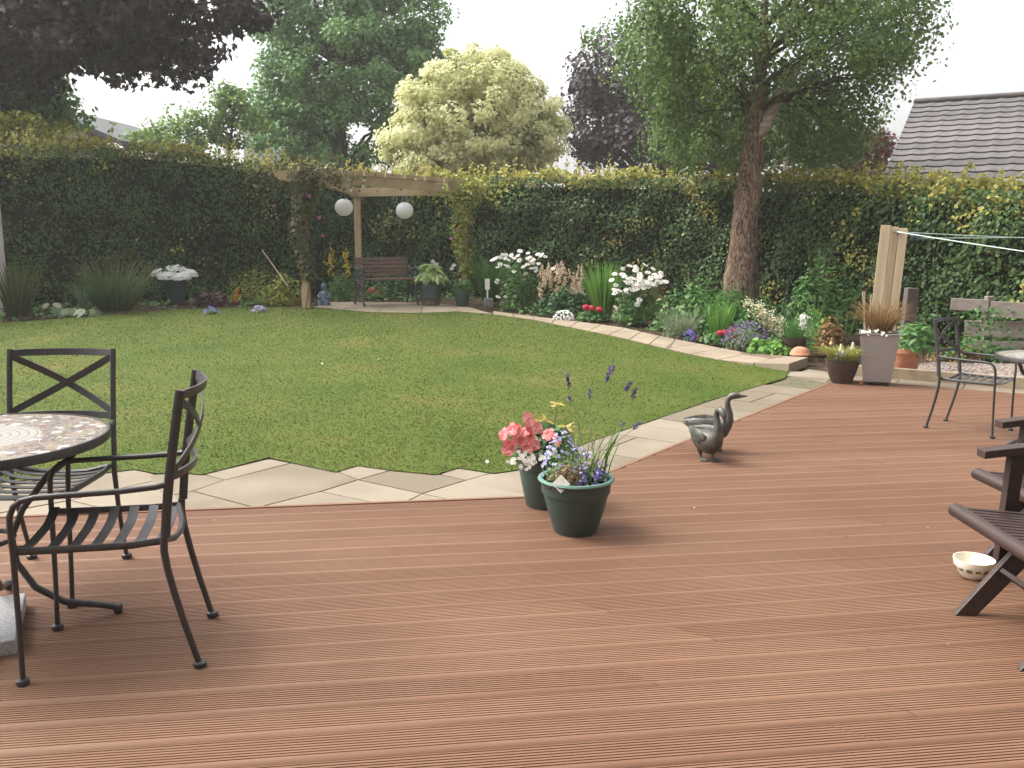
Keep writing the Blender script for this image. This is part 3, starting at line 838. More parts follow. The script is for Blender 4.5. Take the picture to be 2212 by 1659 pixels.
# ------------------------------------------------------------------ mosaic tables
def mosaic_mat():
    m, n, l, out = nodes_of('mosaic')
    b = n.new('ShaderNodeBsdfPrincipled'); b.inputs['Roughness'].default_value = 0.35
    tc = n.new('ShaderNodeTexCoord')
    v = n.new('ShaderNodeTexVoronoi'); v.inputs['Scale'].default_value = 36; l.new(tc.outputs['Object'], v.inputs['Vector'])
    ve = n.new('ShaderNodeTexVoronoi'); ve.inputs['Scale'].default_value = 36; ve.feature = 'DISTANCE_TO_EDGE'; l.new(tc.outputs['Object'], ve.inputs['Vector'])
    sx = n.new('ShaderNodeSeparateColor'); l.new(v.outputs['Color'], sx.inputs[0])
    r = ramp_node(n, [(0, (0.132, 0.098, 0.073)), (.2, (0.180, 0.132, 0.089)), (.36, (0.090, 0.082, 0.079)), (.5, (0.162, 0.142, 0.119)), (.64, (0.204, 0.164, 0.115)), (.78, (0.120, 0.113, 0.112)), (.88, (0.396, 0.403, 0.396))], 'CONSTANT')
    l.new(sx.outputs[0], r.inputs['Fac'])
    # rings of white tesserae in the middle
    sp = n.new('ShaderNodeSeparateXYZ'); l.new(tc.outputs['Object'], sp.inputs[0])
    def math_(op, a, b2=None):
        q = n.new('ShaderNodeMath'); q.operation = op
        for i, val in enumerate((a, b2)):
            if val is None: continue
            if hasattr(val, 'is_linked'): l.new(val, q.inputs[i])
            else: q.inputs[i].default_value = val
        return q.outputs[0]
    x2 = math_('MULTIPLY', sp.outputs[0], sp.outputs[0]); y2 = math_('MULTIPLY', sp.outputs[1], sp.outputs[1])
    rad = math_('SQRT', math_('ADD', x2, y2))
    ang = math_('ARCTAN2', sp.outputs[1], sp.outputs[0])
    ring = math_('DIVIDE', rad, .029); rf = math_('FRACT', ring); ri = math_('FLOOR', ring)
    cnt = math_('ADD', math_('MULTIPLY', ri, 6.0), 4.0)
    af = math_('FRACT', math_('ADD', math_('MULTIPLY', math_('DIVIDE', ang, 2 * math.pi), cnt), math_('MULTIPLY', ri, .37)))
    g1 = math_('GREATER_THAN', rf, .13); g2 = math_('GREATER_THAN', af, .09)
    tile = math_('MULTIPLY', g1, g2)
    mid = math_('LESS_THAN', rad, .217)
    wh = n.new('ShaderNodeMix'); wh.data_type = 'RGBA'; l.new(tile, wh.inputs[0]); wh.inputs[6].default_value = (.13, .115, .10, 1); wh.inputs[7].default_value = (.33, .315, .285, 1)
    gr = math_('GREATER_THAN', ve.outputs['Distance'], .055)
    ot = n.new('ShaderNodeMix'); ot.data_type = 'RGBA'; l.new(gr, ot.inputs[0]); ot.inputs[6].default_value = (.30, .26, .22, 1); l.new(r.outputs['Color'], ot.inputs[7])
    mx = n.new('ShaderNodeMix'); mx.data_type = 'RGBA'; l.new(mid, mx.inputs[0]); l.new(ot.outputs[2], mx.inputs[6]); l.new(wh.outputs[2], mx.inputs[7])
    l.new(mx.outputs[2], b.inputs['Base Color'])
    bp = n.new('ShaderNodeBump'); bp.inputs['Strength'].default_value = .4; bp.inputs['Distance'].default_value = .002
    l.new(gr, bp.inputs['Height']); l.new(bp.outputs[0], b.inputs['Normal'])
    l.new(b.outputs[0], out.inputs['Surface'])
    return m
M['mosaic'] = mosaic_mat()
def mosaic_table(label, r, h, group, nleg=4, a0=0):
    t = empty('mosaic_table', (0, 0, 0), 0, label, 'table', group)
    m = MB(); m.lathe([(0, h - .018), (r - .012, h - .018), (r - .012, h), (0, h)], 72); m.build('tabletop', M['mosaic'], t, 40)
    m = MB(); m.lathe([(r - .03, h - .032), (r - .004, h - .030), (r, h - .026), (r, h - .002), (r - .003, h + .003), (r - .0115, h + .003), (r - .0115, h - .018), (r - .03, h - .018), (r - .03, h - .032)], 72); m.build('rim', M['black_metal'], t, 40)
    for i in range(nleg):
        a = a0 + 2 * math.pi * i / nleg; ca, sa = math.cos(a), math.sin(a)
        pr = [(r * .80, h - .03), (r * .68, h - .10), (r * .50, h * .78), (r * .30, h * .62), (r * .20, h * .48), (r * .22, h * .34), (r * .34, h * .20), (r * .55, h * .10), (r * .80, .045), (r * .93, .028)]
        m = MB(); m.tube([(q * ca, q * sa, z) for q, z in pr], [.0125] * 10, 8, flat=(1, 1.1)); lo = m.build('leg', M['black_metal'], t, 50)
        m = MB(); m.lathe([(0, .0), (.014, .002), (.018, .012), (.018, .026), (.014, .036), (0, .038)], 12, (r * .95 * ca, r * .95 * sa, 0)); m.build('foot_cap', M['black_metal'], lo, 50)
    m = MB()
    n = 28; m.tube([(r * .22 * math.cos(2 * math.pi * i / n), r * .22 * math.sin(2 * math.pi * i / n), h * .48) for i in range(n + 1)], .009, 6, cap=False)
    m.build('ring_brace', M['black_metal'], t, 50)
    return t
TR = .45
tA = G(226, 934, .73)[:2]; TC = np.array([tA[0] - TR * .95, 3.15])
tb = mosaic_table('big round table with a stone mosaic top and white centre rings, between the black armchairs', TR, .73, 'round mosaic tables', 4, math.atan2(*(G(182, 1334)[:2] - TC)[::-1]))
tb.location = (TC[0], TC[1], 0)
tb2 = mosaic_table('small round mosaic table at the right edge, in front of the gravel bed', .32, .63, 'round mosaic tables', 3, R(200))
p = G(2160, 768, .63); tb2.location = (p[0] + .315, p[1] - .02, 0)

# granite parasol base, mostly out of view at the left
pb = G(46, 1338, .055)
m = MB(); m.box((0, 0, .0275), (.46, .46, .055)); 
o = m.build('parasol_base', surf('granite', (.42, .42, .42), (.22, .22, .23), rough=.6, scale=90, bump=.15, detail=2), bevel=.006)
o.location = (pb[0] - .235, pb[1] - .05, 0); o.rotation_euler = (0, 0, R(24))
tag(o, 'grey granite slab base on the deck under the big mosaic table', 'parasol base')

# ------------------------------------------------------------------ folding wooden armchairs
def wooden_chair(label, group):
    DW = M['dark_wood']
    t = empty('wooden_armchair', (0, 0, 0), 0, label, 'chair', group)
    W = .235
    # seat: rounded nose rail, side rails, slats running front to back
    m = MB()
    m.tube([(-W - .035, .0, .405), (W + .035, .0, .405)], .027, 12, flat=(1, 1.05)); m.build('seat_rail', DW, t, 40)
    m = MB()
    for k in range(12):
        x = -W + .03 + k * (2 * W - .06) / 11
        m.bar((x, .02, .414), (x, .44, .372), .027, .014)
    for s in (-1, 1): m.bar((s * (W + .004), .02, .40), (s * (W + .004), .46, .358), .026, .045)
    m.bar((-W, .44, .352), (W, .44, .352), .03, .03)
    m.build('seat', DW, t, bevel=.002)
    for s in (-1, 1):
        # plank from the front foot up to the back, and its partner from the rear foot up to the seat
        m = MB(); x = s * (W - .012)
        vs = [(.0, 0.0), (.085, 0), (.30, .245), (.62, .62), (.555, .665), (.24, .30)]
        q = [(x - .014, y, z) for y, z in vs] + [(x + .014, y, z) for y, z in vs]
        m.add(q, [tuple(range(5, -1, -1)), tuple(range(6, 12))] + [(i, (i + 1) % 6, 6 + (i + 1) % 6, 6 + i) for i in range(6)])
        m.build('leg', DW, t, bevel=.004)
        m = MB(); x = s * (W + .020)
        vs = [(.62, 0), (.53, 0), (.05, .375), (.10, .41)]
        q = [(x - .014, y, z) for y, z in vs] + [(x + .014, y, z) for y, z in vs]
        m.add(q, [tuple(range(3, -1, -1)), tuple(range(4, 8))] + [(i, (i + 1) % 4, 4 + (i + 1) % 4, 4 + i) for i in range(4)])
        m.build('leg', DW, t, bevel=.004)
        # armrest: gently curved board, with its post
        m = MB(); n = 8; vs = []
        for i in range(n + 1):
            f_ = i / n; y = .09 + .56 * f_; z = .625 + .022 * math.sin(math.pi * f_); w = .062 - .018 * f_ + .01 * math.sin(math.pi * f_)
            for dx, dz in ((-w / 2, -.018), (w / 2, -.018), (w / 2, .012), (-w / 2, .012)): vs.append((s * (W + .055) + dx, y, z + dz))
        fs = []
        for i in range(n):
            for k in range(4): fs.append((i * 4 + k, i * 4 + (k + 1) % 4, (i + 1) * 4 + (k + 1) % 4, (i + 1) * 4 + k))
        fs += [(3, 2, 1, 0), tuple(n * 4 + k for k in range(4))]
        m.add(vs, fs); m.build('armrest', DW, t, bevel=.003)
        m = MB(); m.bar((s * (W + .05), .205, .20), (s * (W + .055), .225, .615), .03, .062); m.build('arm_post', DW, t, bevel=.003)
        m = MB(); m.bar((s * (W - .04), .40, .36), (s * (W - .04), .70, 1.02), .024, .045, up=(0, 1, 0)); m.build('back_post', DW, t, bevel=.003)
    m = MB(); m.bar((-W, .175, .175), (W, .175, .175), .018, .04, up=(0, -1, 1)); m.build('stretcher', DW, t, bevel=.002)
    m = MB()
    for k in range(9):
        x = -W + .06 + k * (2 * W - .12) / 8
        m.bar((x, .41, .40), (x, .69, 1.0), .024, .012, up=(0, 1, 0))
    m.bar((-W + .02, .70, 1.02), (W - .02, .70, 1.02), .03, .06, up=(0, -1, .4)); m.bar((-W + .02, .415, .40), (W - .02, .415, .40), .025, .04)
    m.build('backrest', DW, t, bevel=.002)
    return t
GW = 'dark slatted folding wooden armchairs'
w1 = wooden_chair('dark folding wooden armchair with crossed legs next to the bowl, nearest at right', GW)
f_a, f_b = G(2066, 1334), G(2188, 1438)
def place2(o, pa, pb_):
    """pa, pb: ground points of the two front feet (far, near)"""
    d = unit((pb_ - pa)[:2])                       # local +x or -x
    c = (pa + pb_)[:2] / 2
    back = np.array([-d[1], d[0]]); back = back if back[0] > 0 else -back
    rz = math.atan2(back[1], back[0]) - math.pi / 2
    o.location = (c[0], c[1], 0); o.rotation_euler = (0, 0, rz)
place2(w1, f_a, f_b)
w2 = copy_tree(w1); w2['label'] = 'second dark folding wooden armchair, standing just beyond the one by the bowl'
q = G(2125, 1222)
d = unit((f_b - f_a)[:2]); place2(w2, np.array([q[0] - .03, q[1] + .0, 0]), np.array([q[0] - .03 + d[0] * .42 + .02, q[1] + d[1] * .42, 0]))

# ------------------------------------------------------------------ bowl
def bowl_mat():
    m, n, l, out = nodes_of('bowl_glaze')
    b = n.new('ShaderNodeBsdfPrincipled'); b.inputs['Roughness'].default_value = .22; b.inputs['Base Color'].default_value = (.74, .70, .58, 1)
    l.new(b.outputs[0], out.inputs['Surface']); return m
m = MB(); m.lathe([(0, 0), (.042, 0), (.046, .004), (.062, .022), (.078, .052), (.0825, .078), (.0825, .083), (.0795, .083), (.074, .054), (.058, .024), (.04, .010), (0, .008)], 40)
o = m.build('bowl', bowl_mat(), None, 50)
p = G(2101, 1246); o.location = (p[0], p[1], 0); tag(o, 'cream glazed bowl with a band of small green motifs, on the deck', 'bowl')
mo = [surf('motif_green', (.13, .19, .05), rough=.3, scale=20), surf('motif_brown', (.25, .17, .10), rough=.3, scale=20)]
for k in range(14):
    a = 2 * math.pi * k / 14; mm = MB(); 
    for q in range(2):
        aa = a + (q - .5) * .13; s_ = .0125 if k % 2 else .009
        rad = .0755 if not k % 2 else .0753
        c = Vector((rad * math.cos(aa), rad * math.sin(aa), .045)); tx = Vector((-math.sin(aa), math.cos(aa), 0)); up = Vector((.5 * math.cos(aa), .5 * math.sin(aa), 1)).normalized()
        pts = [c + tx * (s_ * .7 * math.cos(R(72 * i))) + up * (s_ * math.sin(R(72 * i))) + Vector((math.cos(aa), math.sin(aa), 0)) * .0012 for i in range(5)]
        mm.add(pts, [(0, 1, 2, 3, 4)])
    mm.build('painted_motif', mo[k % 2], o)

# ------------------------------------------------------------------ geese
def loft(mb, path, ws, hs, ups=None, n=14):
    P = [Vector(p) for p in path]; k = len(P); vs = []; fs = []
    x = None
    for i in range(k):
        d = (P[min(i + 1, k - 1)] - P[max(i - 1, 0)]).normalized()
        side = Vector((0, 1, 0))                          # all geese are built along x
        upv = d.cross(side) * -1
        if upv.length < 1e-4: upv = Vector((0, 0, 1))
        upv.normalize()
        for j in range(n):
            a = 2 * math.pi * j / n
            vs.append(P[i] + side * (math.cos(a) * ws[i]) + upv * (math.sin(a) * hs[i]))
    for i in range(k - 1):
        for j in range(n): fs.append((i * n + j, i * n + (j + 1) % n, (i + 1) * n + (j + 1) % n, (i + 1) * n + j))
    fs.append(tuple(range(n - 1, -1, -1))); fs.append(tuple((k - 1) * n + j for j in range(n)))
    mb.add(vs, fs)
bz, n_, l_, out_ = nodes_of('bronze')
b = n_.new('ShaderNodeBsdfPrincipled'); b.inputs['Roughness'].default_value = .5; b.inputs['Metallic'].default_value = .35
tc = n_.new('ShaderNodeTexCoord'); ns = n_.new('ShaderNodeTexNoise'); ns.inputs['Scale'].default_value = 14; ns.inputs['Detail'].default_value = 6; l_.new(tc.outputs['Object'], ns.inputs['Vector'])
rm = ramp_node(n_, [(.3, (.05, .046, .038)), (.55, (.088, .085, .072)), (.75, (.13, .138, .12))]); l_.new(ns.outputs['Fac'], rm.inputs['Fac']); l_.new(rm.outputs['Color'], b.inputs['Base Color'])
bp = n_.new('ShaderNodeBump'); bp.inputs['Strength'].default_value = .3; bp.inputs['Distance'].default_value = .004; l_.new(ns.outputs['Fac'], bp.inputs['Height']); l_.new(bp.outputs[0], b.inputs['Normal'])
l_.new(b.outputs[0], out_.inputs['Surface']); M['bronze'] = bz
def goose(label, neck, nw, zb, rz, p, sc_=1.0):
    m = MB()
    path = [(-.200, 0, zb + .045), (-.185, 0, zb + .043), (-.14, 0, zb + .030), (-.09, 0, zb + .010), (-.03, 0, zb + .0), (.03, 0, zb + .002), (.075, 0, zb + .018), (.105, 0, zb + .052)]
    ws = [.012, .030, .046, .068, .080, .078, .064, .046]
    hs = [.005, .010, .030, .062, .082, .084, .070, .048]
    path += neck; ws += [w for w, h in nw]; hs += [h for w, h in nw]
    loft(m, path, ws, hs)
    # folded wings
    for s in (-1, 1):
        wp = [(.065, s * .060, zb + .035), (.02, s * .078, zb + .038), (-.05, s * .072, zb + .042), (-.11, s * .052, zb + .048), (-.165, s * .028, zb + .056), (-.19, s * .020, zb + .066)]
        wv = [.018, .046, .052, .040, .022, .004]
        vs, fs = [], []
        for (x, y, z), h in zip(wp, wv):
            for a in range(8):
                an = 2 * math.pi * a / 8
                vs.append((x, y + s * math.cos(an) * .014, z + math.sin(an) * h))
        for i in range(5):
            for j in range(8): fs.append((i * 8 + j, i * 8 + (j + 1) % 8, (i + 1) * 8 + (j + 1) % 8, (i + 1) * 8 + j))
        fs += [tuple(range(7, -1, -1)), tuple(40 + j for j in range(8))]
        m.add(vs, fs)
        for q in range(4):      # flight-feather ridges
            z0 = zb + .052 - q * .017
            m.tube([(.0 - q * .008, s * .092, z0), (-.07, s * (.088 - q * .002), z0 + .004), (-.13 + q * .01, s * .060, z0 + .010)], [.0028, .0032, .0015], 5)
    # legs and webbed feet
    for s in (-1, 1):
        fx = -.005 + .022 * s
        m.tube([(fx - .01, s * .036, zb - .055), (fx - .004, s * .034, zb - .085), (fx, s * .033, .02), (fx + .006, s * .033, .010)], [.022, .013, .0095, .012], 9)
        pts = [(fx - .012, s * .033, .012), (fx + .055, s * .033 - .034, .006), (fx + .064, s * .033 - .012, .004), (fx + .070, s * .033, .006), (fx + .064, s * .033 + .012, .004), (fx + .055, s * .033 + .034, .006)]
        bt = [(x, y, 0.0) for x, y, z in pts]
        m.add(pts + bt, [tuple(range(6)), tuple(range(11, 5, -1))] + [(i, 6 + i, 6 + (i + 1) % 6, (i + 1) % 6) for i in range(6)])
        for q in (-1, 0, 1): m.tube([(fx, s * .033, .014), (fx + .062, s * .033 + q * .031, .006)], [.007, .004], 6)
    o = m.build('goose_statue', M['bronze'], None, 60)
    o.location = (p[0], p[1], 0); o.rotation_euler = (0, 0, rz); o.scale = (sc_,) * 3
    tag(o, label, 'statue', 'pair of bronze geese on the deck')
    return o
GZ = .158
up_neck = [(.122, 0, GZ + .10), (.122, 0, GZ + .15), (.112, 0, GZ + .20), (.106, 0, GZ + .25), (.112, 0, GZ + .285), (.132, 0, GZ + .309), (.158, 0, GZ + .317), (.182, 0, GZ + .315), (.200, 0, GZ + .314), (.226, 0, GZ + .316), (.240, 0, GZ + .317)]
up_w = [(.034, .034), (.026, .027), (.021, .022), (.019, .019), (.019, .020), (.023, .024), (.024, .025), (.019, .020), (.013, .011), (.012, .007), (.006, .004)]
gp = G(1534, 975)
up_neck = [(x, y, GZ + (z - GZ) * .80) for x, y, z in up_neck]
goose('bronze goose statue standing tall with its neck stretched up, behind the bent one', up_neck, up_w, GZ, R(-16), gp, .95)
GZ2 = .132
bent = [(.118, 0, GZ2 + .09), (.112, 0, GZ2 + .14), (.098, 0, GZ2 + .185), (.092, 0, GZ2 + .225), (.100, 0, GZ2 + .258), (.122, 0, GZ2 + .276), (.150, 0, GZ2 + .268), (.170, 0, GZ2 + .245), (.182, 0, GZ2 + .218), (.188, 0, GZ2 + .190), (.191, 0, GZ2 + .172)]
bent_w = [(.034, .034), (.027, .027), (.022, .022), (.020, .020), (.020, .020), (.021, .022), (.024, .025), (.022, .023), (.014, .013), (.011, .007), (.005, .004)]
gp = G(1527, 994)
bent = [(x, y, GZ2 + (z - GZ2) * .86) for x, y, z in bent]
goose('bronze goose statue with its neck bent over and beak pointing down, in front', bent, bent_w, GZ2, R(-68), gp, .96)
# ------------------------------------------------------------------ flowers and plants
GREENS = {
    'mid':   [(.1, (0.040, 0.123, 0.027)), (.5, (0.073, 0.190, 0.042)), (.9, (0.145, 0.281, 0.068))],
    'dark':  [(.1, (0.024, 0.079, 0.024)), (.5, (0.042, 0.123, 0.036)), (.9, (0.079, 0.182, 0.053))],
    'fresh': [(.1, (0.073, 0.198, 0.030)), (.5, (0.132, 0.297, 0.053)), (.9, (0.264, 0.446, 0.090))],
    'grey':  [(.1, (0.128, 0.180, 0.098)), (.5, (0.195, 0.247, 0.143)), (.9, (0.300, 0.330, 0.210))],
    'yellowgreen': [(.1, (0.120, 0.165, 0.027)), (.5, (0.240, 0.270, 0.045)), (.9, (0.480, 0.465, 0.105))],
    'rust':  [(.1, (0.165, 0.075, 0.027)), (.5, (0.255, 0.128, 0.045)), (.9, (0.240, 0.210, 0.060))],
    'purple': [(.1, (0.050, 0.022, 0.028)), (.5, (0.088, 0.039, 0.050)), (.9, (0.121, 0.066, 0.066))],
    'straw': [(.1, (0.154, 0.083, 0.031)), (.5, (0.264, 0.160, 0.066)), (.9, (0.462, 0.319, 0.154))],
    'cream': [(.1, (0.110, 0.187, 0.044)), (.45, (0.176, 0.275, 0.066)), (.7, (0.550, 0.572, 0.264)), (.95, (0.715, 0.704, 0.462))],
    'gold':  [(.1, (.36, .30, .06)), (.5, (.48, .40, .12)), (.9, (.60, .52, .24))],
}
GREENS['olive'] = [(.1, (.05, .055, .018)), (.5, (.085, .09, .03)), (.9, (.15, .135, .05))]
GREENS['olivegreen'] = [(.1, (.035, .055, .016)), (.5, (.062, .088, .024)), (.9, (.13, .15, .045))]
LM = {k: leafmat('leaf_' + k, v) for k, v in GREENS.items()}
def petalmat(name, c, c2_=None, trans=.25):
    c2_ = c2_ or tuple(min(1, v * 1.25) for v in c)
    return leafmat('petal_' + name, [(.2, c), (.8, c2_)], rough=.6, trans=trans, nscale=6, namt=.3, spec=.2)
PM = {
    'white': petalmat('white', (.80, .80, .76), (.85, .85, .82)), 'coral': petalmat('coral', (.46, .06, .075), (.80, .34, .33)), 'pink': petalmat('pink', (.62, .035, .085), (.70, .10, .14)),
    'blue': petalmat('blue', (.30, .27, .50), (.50, .46, .66)), 'violet': petalmat('violet', (.13, .085, .38), (.20, .15, .50)), 'lavender': petalmat('lavender', (.13, .10, .19), (.24, .19, .33)),
    'yellow': petalmat('yellow', (.48, .33, .03), (.60, .46, .07)), 'blush': petalmat('blush', (.56, .44, .30), (.66, .52, .40)), 'ivory': petalmat('ivory', (.62, .58, .38), (.72, .68, .50)),
    'magenta': petalmat('magenta', (.28, .04, .14), (.40, .10, .22)), 'eye': petalmat('eye', (.55, .36, .05), trans=0), 'salmon': petalmat('salmon', (.60, .13, .07), (.66, .20, .12)),
}
def flower_mesh(name, petals, r, pw, mat, cup=.15, eye=.22, eyemat=None, droop=0.0):
    m = MB()
    for k in range(petals):
        a = 2 * math.pi * k / petals + random.uniform(-.08, .08)
        c, s = math.cos(a), math.sin(a); w = pw * r
        pts = [(eye * .6 * r, 0, 0), (.55 * r, w, cup * r * .6), (.92 * r, w * .72, cup * r - droop * r * .4), (1.0 * r, 0, cup * r - droop * r), (.92 * r, -w * .72, cup * r - droop * r * .4), (.55 * r, -w, cup * r * .6)]
        m.add([(x * c - y * s, x * s + y * c, z + (k % 2) * .0006) for x, y, z in pts], [tuple(range(6))])
    mats = [mat]
    if eyemat is not None:
        m.mi = 1; m.lathe([(eye * r, .002), (eye * r * .9, eye * r * .45), (eye * r * .5, eye * r * .7), (0, eye * r * .75)], 8); mats.append(eyemat)
    me = bpy.data.meshes.new(name); me.from_pydata(m.v, [], m.f)
    for q in mats: me.materials.append(q)
    if len(mats) > 1: me.polygons.foreach_set('material_index', m.m)
    me.update(); return me
FM = {
    'daisy': flower_mesh('daisy', 12, .041, .14, PM['white'], .05, .25, PM['eye'], .12),
    'petunia': flower_mesh('petunia', 5, .040, .50, PM['coral'], .34, .15, PM['ivory'], .18),
    'alyssum': flower_mesh('alyssum', 4, .0105, .6, PM['white'], .1, .3, PM['eye']),
    'lobelia': flower_mesh('lobelia', 4, .011, .5, PM['blue'], .1, .2, PM['white']),
    'violet': flower_mesh('violet_flower', 5, .024, .55, PM['violet'], .3, .15, PM['white']),
    'clematis': flower_mesh('clematis', 6, .05, .3, PM['magenta'], .1, .15, PM['ivory']),
    'lily': flower_mesh('lily', 6, .045, .3, PM['white'], .35, .14, PM['eye']),
}
def heads(parent, me, P, N, S=1.0, name='flower'):
    for p, nrm in zip(P, N):
        q = Vector(nrm).to_track_quat('Z', 'Y') @ Matrix.Rotation(random.uniform(0, 6.28), 3, 'Z').to_quaternion()
        o = link(name, me, parent, p, q.to_euler(), S * random.uniform(.85, 1.15))
def many_heads(parent, me_n, P, N, r, mat, name='flowers', petals=4):
    """lots of tiny blossoms as one part"""
    L = Leaves(); P = np.asarray(P); N = unit(N)
    for k in range(petals):
        ref = unit(np.cross(N, np.array([.31, .52, .79]))); oth = np.cross(N, ref)
        a = 2 * math.pi * k / petals
        D = ref * math.cos(a) + oth * math.sin(a)
        L.add(P, N, r, 'oval', D=D, wide=1.3)
    o = L.build(name, mat, parent); o['kind'] = 'stuff'; return o
def mound(n, rx, ry, h, z0=0.0, shell=.45):
    """points through a dome-shaped plant, with outward normals"""
    d = ball(n, lo=shell); d[:, 2] = np.abs(d[:, 2])
    P = d * np.array([rx, ry, h]); P[:, 2] += z0
    N = unit(d + RNG.normal(size=d.shape) * .35 + np.array([0, -.1, .35]))
    return P, N
def plant(name, loc, label, cat='plant', group=None):
    return empty(name, loc, 0, label, cat, group)
def bush(name, loc, label, rx, ry, h, n, size, mat, cat='shrub', shape='oval', wide=1.0, group=None, stems=6, z0=.02, shell=.3, parent=None):
    t = parent or plant(name, loc, label, cat, group)
    L = Leaves()
    # lobes: several overlapping mounds make an uneven outline
    k = max(3, int(n / 260)); 
    for i in range(k):
        a = RNG.uniform(0, 2 * math.pi); q = RNG.random() ** .5 * .62
        f_ = RNG.uniform(.42, .62); hh = h * RNG.uniform(.55, 1.0) * (1 - .25 * q)
        P, N = mound(n // k, rx * f_, ry * f_, hh, z0, shell)
        P[:, 0] += rx * q * math.cos(a); P[:, 1] += ry * q * math.sin(a)
        L.add(P, N, size * RNG.uniform(.6, 1.25, len(P)), shape, wide=wide)
    L.build('foliage', mat, t)
    if stems:
        m = MB()
        for i in range(stems):
            a = RNG.uniform(0, 6.28); q = RNG.uniform(.1, .5)
            m.tube([(0.02 * math.cos(a), .02 * math.sin(a), -.02), (rx * q * .6 * math.cos(a), ry * q * .6 * math.sin(a), h * .45), (rx * q * math.cos(a), ry * q * math.sin(a), h * .85)], [.008, .006, .003], 5)
        m.build('stems', M['stem'], t)
    return t
def clump(name, loc, label, n, h, spread, width, mat, bend=.35, base=.08, cat='plant', group=None, parent=None, lean=(0, 0), z0=0.0, up=.75, part='leaves'):
    t = parent or plant(name, loc, label, cat, group)
    a = RNG.uniform(0, 2 * math.pi, n); q = RNG.random(n) ** .6
    b0 = np.stack([np.cos(a) * base * q, np.sin(a) * base * q, np.full(n, z0)], 1)
    L_ = h * RNG.uniform(.55, 1.0, n)
    tip = b0 + np.stack([np.cos(a) * spread * q + lean[0] * h, np.sin(a) * spread * q + lean[1] * h, L_ * (1 - .35 * q * (1 - up))], 1)
    L = Leaves(); L.blades(b0, tip, width, bend * q)
    L.build(part, mat, t)
    return t

def pot_profile(kind, r, rb, h):
    if kind == 'planter':       # moulded plastic pot with a rolled rim and a stepped collar
        return [(0, 0), (rb * .97, 0), (rb, .006), (rb + (r - rb) * .42, h * .42), (r * .862, h * .70), (r * .868, h * .725), (r * .905, h * .74), (r * .92, h * .90), (r * .945, h * .935), (r * .985, h * .945), (r, h * .97), (r * .985, h * .995), (r * .94, h), (r * .885, h * .985), (r * .86, h * .93), (r * .84, h * .80)]
    if kind == 'glazed':
        return [(0, 0), (rb * .95, 0), (rb, .01), (rb + (r - rb) * .5, h * .35), (r * .93, h * .65), (r * .985, h * .88), (r * .97, h * .94), (r * 1.04, h * .955), (r * 1.05, h * .985), (r * 1.0, h), (r * .93, h * .985), (r * .9, h * .85)]
    return [(0, 0), (rb * .97, 0), (rb, .005), (r * .93, h * .80), (r * .94, h * .82), (r * 1.0, h * .825), (r, h), (r * .93, h), (r * .9, h * .80)]
def pot(t, kind, r, rb, h, mat, fill=.88, name='pot'):
    m = MB(); m.lathe(pot_profile(kind, r, rb, h), 40); m.build(name, mat, t, 45)
    m = MB(); n = 24
    m.add([(0, 0, h * fill + .012)] + [(r * .88 * math.cos(2 * math.pi * i / n), r * .88 * math.sin(2 * math.pi * i / n), h * fill) for i in range(n)], [(0, 1 + i, 1 + (i + 1) % n) for i in range(n)])
    m.build('compost', M['compost'], t)

# ---- the two green pots on the deck
p1_ = G(1243, 1146)
t = empty('planted_pot', p1_, 0, 'green plastic pot on the deck of lobelia, tall lavender stalks and a white tag', 'potted plant', 'green plastic pots of summer flowers on the deck')
RP, RB, HP = .186, .108, .275
pot(t, 'planter', RP, RB, HP, M['green_plastic'], .87)
tipmat = surf('pot_rim', (.10, .20, .165), (.13, .24, .20), rough=.5, scale=9)
m = MB(); m.lathe([(RP * .93, HP * .94), (RP * .99, HP * .948), (RP * 1.012, HP * .972), (RP * .99, HP * 1.003), (RP * .94, HP * 1.008), (RP * .885, HP * .99), (RP * .93, HP * .94)], 44); m.build('rim', tipmat, t, 50)
P, N = mound(900, .17, .15, .16, HP * .88, .2); Lv = Leaves(); Lv.add(P, N, .022, 'lance'); 
P2, N2 = mound(420, .10, .09, .27, HP * .86, .3); P2 += np.array([-.07, .03, 0]); Lv.add(P2, N2, .022, 'lance'); Lv.build('foliage', LM['mid'], t)
P, N = mound(170, .175, .15, .185, HP * .9, .8); P = P[(P[:, 0] > -.02)]; many_heads(t, None, P, unit(N[:len(P)] + [0, -.5, 0]), .0095, PM['blue'])
P, N = mound(130, .10, .10, .275, HP * .86, .82); P += np.array([-.07, .03, 0]); many_heads(t, None, P, unit(N + [0, -.5, 0]), .0095, PM['blue'])
P, N = mound(26, .10, .13, .1, HP * .88, .85); P = P + [.06, -.03, 0]; many_heads(t, None, P, unit(N + [0, -.6, 0]), .013, PM['violet'])
P, N = mound(650, .10, .08, .13, HP * .87, .2); P += np.array([-.045, -.07, 0]); Lv = Leaves(); Lv.add(P, N, .024, 'lance'); Lv.build('dry_growth', leafmat('leaf_dry', [(.1, (.16, .08, .05)), (.5, (.26, .145, .085)), (.9, (.36, .27, .15))]), t)
